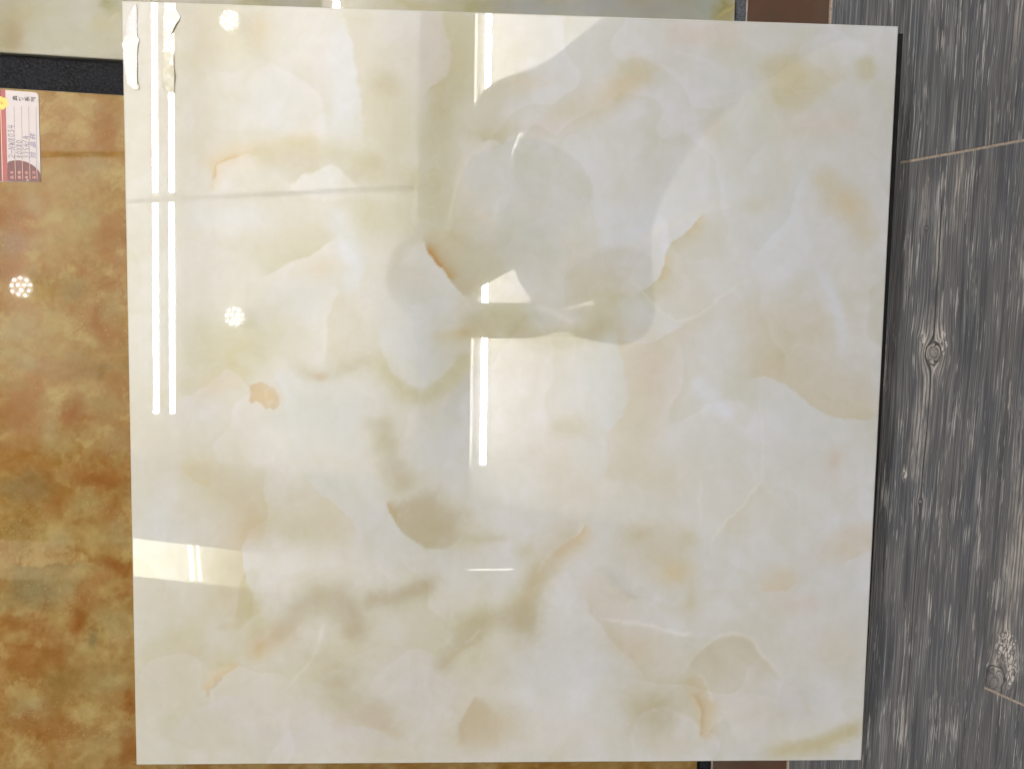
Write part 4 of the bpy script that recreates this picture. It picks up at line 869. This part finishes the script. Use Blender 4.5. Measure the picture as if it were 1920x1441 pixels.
def tube_light(x, y0, y1, z, mat, label, group, r=.0125, batten=True, cap=CAP, block_up=False):
    t_ = empty('tube_light', (x, (y0 + y1) / 2, 2.80)); tag(t_, label, 'ceiling light', group)
    bpy.context.view_layer.update(); iv = t_.matrix_world.inverted()
    bm = bmesh.new(); tube_between(bm, (x, y0 + .02, z), (x, y1 - .02, z), r, 14); a = link('tube', bm_mesh('tube', bm, True), mat, t_)
    parts = [a]
    for ya, yb in ((y0, y0 + .0199), (y1 - .0199, y1)):
        bm = bmesh.new(); tube_between(bm, (x, ya, z), (x, yb, z), r * 1.15, 14); parts.append(link('end_cap', bm_mesh('end_cap', bm, True), cap, t_))
    if not batten:
        if block_up: parts.append(prism_obj('uplight_block', rect(x - .0098, y0, x + .0098, y1), z + r + .0002, z + r + .004, UPLIGHT_BLOCK, t_))  # added strip, unseen behind the tube, keeps its light off the ceiling
        for yb in (y0 + .15, y1 - .15):
            bm = bmesh.new(); tube_between(bm, (x, yb, z + r * .9), (x, yb, 2.9208), .003, 8); parts.append(link('hanger', bm_mesh('hanger', bm), cap, t_))
    if batten: parts.append(prism_obj('batten', rect(x - .024, y0, x + .024, y1), z + .02, 2.7992, BATTEN, t_))
    for q in parts: q.matrix_parent_inverse = iv
    return t_
names = ['nearest the end soffit', 'in mid row', 'at the far end']
for nm, x in (('outer', -1.394), ('inner', -1.319)):
    for k, (ya, yb) in enumerate(((.126, 1.095), (1.101, 2.09), (2.096, 3.08))):
        tube_light(x, ya, yb, 2.66, TUBE, 'ceiling tube of the %s row in the left recess, %s' % (nm, names[k]), 'ceiling tubes in the left recess', .0092, False, CAP, True)
for k, (ya, yb) in enumerate(((-.078, 1.12), (1.124, 2.32), (2.324, 3.2))):
    tube_light(.067, ya, yb, 2.74, COVE, 'ceiling tube of the single row beside the soffit, ' + names[k], 'ceiling tubes in the right recess', .0125, False)
# more tubes further to the left, outside what the tiles mirror, light the shop
rail = empty('ceiling_rail'); tag(rail, 'grey hanging rail crossing below the pair of ceiling tubes', 'rail')
bm = bmesh.new(); prism(bm, [(-3.0, .985), (-.232, 1.127), (-.232, 1.147), (-3.0, 1.005)], 2.620, 2.634)
link('bar', bm_mesh('bar', bm), simple('grey_rail_paint', (120, 118, 112), .5), rail)
for x in (-2.4, -1.55, -.6):
    y_ = .995 + (x + 3.0) * .0513; bm = bmesh.new(); tube_between(bm, (x, y_, 2.6335), (x, y_, 2.9205), .003, 8); link('hanger', bm_mesh('hanger', bm), CAP, rail)
# clusters of small bright bulbs
BULB = emit('lit_bulb', (1.0, .97, .90), 60.0)
def cluster(x, y, label, rot):
    c_ = empty('cluster_lamp', (x, y, 2.80)); tag(c_, label, 'ceiling lamp', 'round cluster lamps on the ceiling'); bpy.context.view_layer.update(); iv = c_.matrix_world.inverted()
    bm = bmesh.new(); tube_between(bm, (x, y, 2.79), (x, y, 2.9205), .05, 24); q = link('base', bm_mesh('base', bm, False), BATTEN, c_); q.matrix_parent_inverse = iv
    sph = None
    for n, R_, ph in ((3, .014, .3), (9, .036, .0)):
        for k in range(n):
            a = ph + rot + k * 2 * math.pi / n; rr = R_ * (1 + .12 * math.sin(3 * k + rot))
            if sph is None:
                bm = bmesh.new(); bmesh.ops.create_uvsphere(bm, u_segments=8, v_segments=6, radius=.0043); sph = bm_mesh('bulb', bm, True); sph.materials.append(BULB)
            q = link('bulb', sph, None, c_); q.location = (rr * math.cos(a), rr * math.sin(a), -.017)
cluster(-1.090, .584, 'round cluster of small bright bulbs near the middle of the left recess', .2)
cluster(-1.112, 1.912, 'round cluster of small bright bulbs beyond the hanging rail', .7)
# backlit yellowish sign panel on the end soffit
def panel_mat():
    t = NT('backlit_cream_panel'); p = t.pos(); sp = t.n('ShaderNodeSeparateXYZ'); t.put(sp.inputs[0], p)
    f = t.step(sp.outputs[0], -1.5, -.62, 1, 0); f = t.math('POWER', f, 1.6)
    t.put(t.b.inputs['Base Color'], (.7, .66, .5, 1)); t.put(t.b.inputs['Emission Color'], (1.0, .95, .72, 1))
    t.put(t.b.inputs['Emission Strength'], t.math('MULTIPLY', f, 2.4)); return t.m
pn = empty('light_panel'); tag(pn, 'yellowish backlit ceiling panel on the end soffit', 'light panel')
prism_obj('diffuser', [(-1.62, -.425), (-.60, -.508), (-.62, -.665), (-1.62, -.596)], 2.690, 2.6988, panel_mat(), pn)
STR = emit('bright_panel_tube', (1.0, .97, .80), 6.0)
for xa, w in ((-1.262, .016), (-1.222, .008)):
    prism_obj('tube', [(xa, -.452), (xa + w, -.453), (xa + w + .012, -.61), (xa + .012, -.609)], 2.684, 2.6898, STR, pn)
sl = prism_obj('slot_light', [(.016, -.5172), (.21, -.5085), (.21, -.5125), (.016, -.5212)], 2.692, 2.6988, emit('lit_slot', (1, .97, .9), 3.0)); tag(sl, 'thin lit slot in the end soffit ceiling', 'ceiling light')

# ------------------------------------------------------------------ the person taking the photograph, mirrored in the tile
def skin_mesh(name, pts, edges, mat, parent, root=0, levels=2, smooth=True):
    me = bpy.data.meshes.new(name); me.from_pydata([p[0] for p in pts], edges, []); me.update()
    o_ = bpy.data.objects.new(name, me); COL.objects.link(o_)
    sk = o_.modifiers.new('s', 'SKIN'); sk.use_smooth_shade = smooth
    lay = me.skin_vertices[0] if me.skin_vertices else None
    if lay is None:
        bpy.context.view_layer.update(); lay = me.skin_vertices[0]
    for i, p in enumerate(pts):
        r = p[1]; lay.data[i].radius = r if isinstance(r, tuple) else (r, r); lay.data[i].use_root = (i == root)
    su = o_.modifiers.new('u', 'SUBSURF'); su.levels = levels; su.render_levels = levels
    bpy.context.view_layer.update()
    nm = bpy.data.meshes.new_from_object(o_.evaluated_get(bpy.context.evaluated_depsgraph_get()))
    bpy.data.objects.remove(o_); nm.materials.clear()
    r_ = link(name, nm, mat, parent); return r_
SKIN = simple('skin', (196, 150, 124), .5, 1.45, .05, 40); CLOTH = simple('grey_knit_cloth', (98, 98, 100), .9, 1.4, .15, 200)
TROU = simple('dark_trousers', (44, 46, 56), .9, 1.4, .1, 120); HAIR = simple('black_hair', (30, 26, 25), .6, 1.5, .2, 300); SHOE = simple('dark_shoe_leather', (38, 34, 32), .5)
person = empty('person', (1.22, 1.22, 0)); tag(person, 'person in a grey top bending over the tile with a phone, mirrored in it', 'person')
bpy.context.view_layer.update(); PV = person.matrix_world.inverted()
def own(o_): o_.matrix_parent_inverse = PV; return o_
ELR = (.275, 1.00, 1.07); ELL = (.60, .508, 1.04); WRR = (.185, .640, .985); WRL = (.445, .518, .957)
J = [((.93, 1.27, 1.00), (.15, .13)), ((.73, 1.17, 1.10), (.155, .115)), ((.54, .98, 1.18), (.185, .12)), ((.40, .84, 1.22), (.165, .11)),  # pelvis, waist, chest, collar
     ((.285, .725, 1.25), (.075, .065)), ((.205, .675, 1.245), (.075, .082)), ((.100, .640, 1.235), (.098, .104)), ((.040, .612, 1.22), (.066, .076)),   # neck, skull
     ((.38, 1.065, 1.20), .082), (ELR, .066), ((.235, .78, 1.02), .052), (WRR, .029),
     ((.55, .665, 1.16), .10), (ELL, .056), ((.52, .512, .995), .045), (WRL, .032),
     ((.475, .56, 1.09), (.13, .11)),
     ((.99, 1.16, .93), .092), ((1.04, 1.12, .50), .058), ((1.14, 1.18, .10), .038), ((1.07, 1.15, .045), .036), ((.98, 1.11, .03), .03),
     ((.90, 1.38, .93), .092), ((.96, 1.39, .50), .058), ((1.06, 1.43, .10), .038), ((.99, 1.40, .045), .036), ((.90, 1.36, .03), .03)]
J = [(tuple(np.array(p) + np.array([.16, .09, 0]) * (1 if i >= 17 else 0)), r) for i, (p, r) in enumerate(J)]
E_ = [(0, 1), (1, 2), (2, 3), (3, 4), (4, 5), (5, 6), (6, 7), (2, 8), (8, 9), (9, 10), (10, 11), (2, 12), (12, 13), (13, 14), (14, 15), (3, 16), (0, 17), (17, 18), (18, 19), (19, 20), (20, 21), (0, 22), (22, 23), (23, 24), (24, 25), (25, 26)]
body = own(skin_mesh('body', J, E_, CLOTH, person, 0, 2))
body.data.materials.append(SKIN); body.data.materials.append(TROU); body.data.materials.append(SHOE)
for p in body.data.polygons:
    c = p.center
    if (c.x < .27 and c.z > 1.12 and c.y < .80) or (c.z < 1.005 and c.x < .46): p.material_index = 1
    elif c.x > .9 and c.z < 1.0: p.material_index = 3 if c.z < .09 else 2
def head_bits():
    bm = bmesh.new(); bmesh.ops.create_icosphere(bm, subdivisions=3, radius=1.0)
    for v in bm.verts:
        n = math.sin(v.co.x * 17) * math.sin(v.co.y * 15 + v.co.z * 13) * .03
        v.co = Vector((v.co.x * .118, v.co.y * .106, v.co.z * .088)) * (1 + n)
        v.co.z = max(v.co.z, -.035 - .02 * v.co.x / .1)
    bm.transform(Matrix.Translation((.092, .638, 1.262))); own(link('hair', bm_mesh('hair', bm, True), HAIR, person))
    fx, fy, fz = .075, .62, 1.155
    for s_ in (-1, 1):
        bm = bmesh.new(); bmesh.ops.create_icosphere(bm, subdivisions=2, radius=.012); bm.transform(Matrix.Translation((.088 - s_ * .017, .622 + s_ * .028, 1.170)))
        own(link('eye', bm_mesh('eye', bm, True), simple('eye_white', (225, 222, 216), .2), person))
        bm = bmesh.new(); bmesh.ops.create_icosphere(bm, subdivisions=2, radius=1)
        for v in bm.verts: v.co = Vector((v.co.x * .03, v.co.y * .012, v.co.z * .022))
        bm.transform(Matrix.Translation((.15 - s_ * .045, .655 + s_ * .085, 1.215)) @ Matrix.Rotation(.5, 4, 'Z')); own(link('ear', bm_mesh('ear', bm, True), SKIN, person))
    own(skin_mesh('nose', [((.115, .636, 1.165), .010), ((.130, .642, 1.150), .013), ((.142, .648, 1.140), .015)], [(0, 1), (1, 2)], SKIN, person, 0, 1))
    own(skin_mesh('mouth', [((.172, .636, 1.158), .005), ((.166, .656, 1.154), .007), ((.156, .676, 1.158), .005)], [(0, 1), (1, 2)], simple('lips', (170, 104, 96), .5), person, 0, 1))
head_bits()
# hands: palm and five unequal bent fingers each, closed on the phone's two ends
PC = Vector((.307, .515, .9265)); 
def hand(W, palm, fingers, thumb):
    Wb = tuple(Vector(W) + (Vector(W) - Vector(palm)).normalized() * .022)
    pts = [(Wb, .027), (tuple((Vector(W) + Vector(palm)) / 2), (.027, .020)), (palm, (.034, .016))]; ed = [(0, 1), (1, 2)]
    for f in fingers + [thumb]:
        base = 1 if f is thumb else 2; prev = base
        for q, r in zip(f, (.0095, .0088, .0078, .0068)):
            pts.append((q, r)); ed.append((prev, len(pts) - 1)); prev = len(pts) - 1
    return own(skin_mesh('hand', pts, ed, SKIN, person, 0, 2))
Z = .926
hand(WRR, (.205, .585, .955), [[(.222 + .0 * k, .566 - .017 * k, .948), (.218, .556 - .017 * k, .938), (.226, .548 - .016 * k, .928)] for k in range(4)],
     [(.225, .600, .952), (.245, .585, .946), (.262, .570, .942)])
hand(WRL, (.408, .520, .945), [[(.395, .545 - .018 * k, .935), (.388, .545 - .018 * k, .922), (.378 - .002 * k, .545 - .0175 * k, .919)] for k in range(4)],
     [(.405, .548, .948), (.385, .560, .944), (.366, .557, .938)])
# the phone itself, just behind the camera's own position
ph = empty('phone', PC); tag(ph, 'dark phone held flat in both hands, mirrored in the tile', 'phone')
fr = Matrix.Translation(PC) @ Matrix([[ex[i], ey[i], ez[i], 0] for i in range(3)] + [[0, 0, 0, 1]])
ph.matrix_world = fr
def phone_part(name, x0_, y0_, x1_, y1_, za, zb, mat, bev=.002):
    return prism_obj(name, [(x0_ + bev, y0_), (x1_ - bev, y0_), (x1_, y0_ + bev), (x1_, y1_ - bev), (x1_ - bev, y1_), (x0_ + bev, y1_), (x0_, y1_ - bev), (x0_, y0_ + bev)], za, zb, mat, ph)
phone_part('case', -.082, -.0375, .080, .0375, -.0042, .0032, simple('phone_grey_metal', (88, 88, 90), .35), .008)
phone_part('screen', -.078, -.034, .076, .034, .0034, .0042, simple('phone_screen_glass', (60, 62, 66), .1), .006)
phone_part('camera_lens', -.050, -.014, -.040, -.004, -.0052, -.0043, simple('lens_rim', (30, 30, 32), .2), .003)
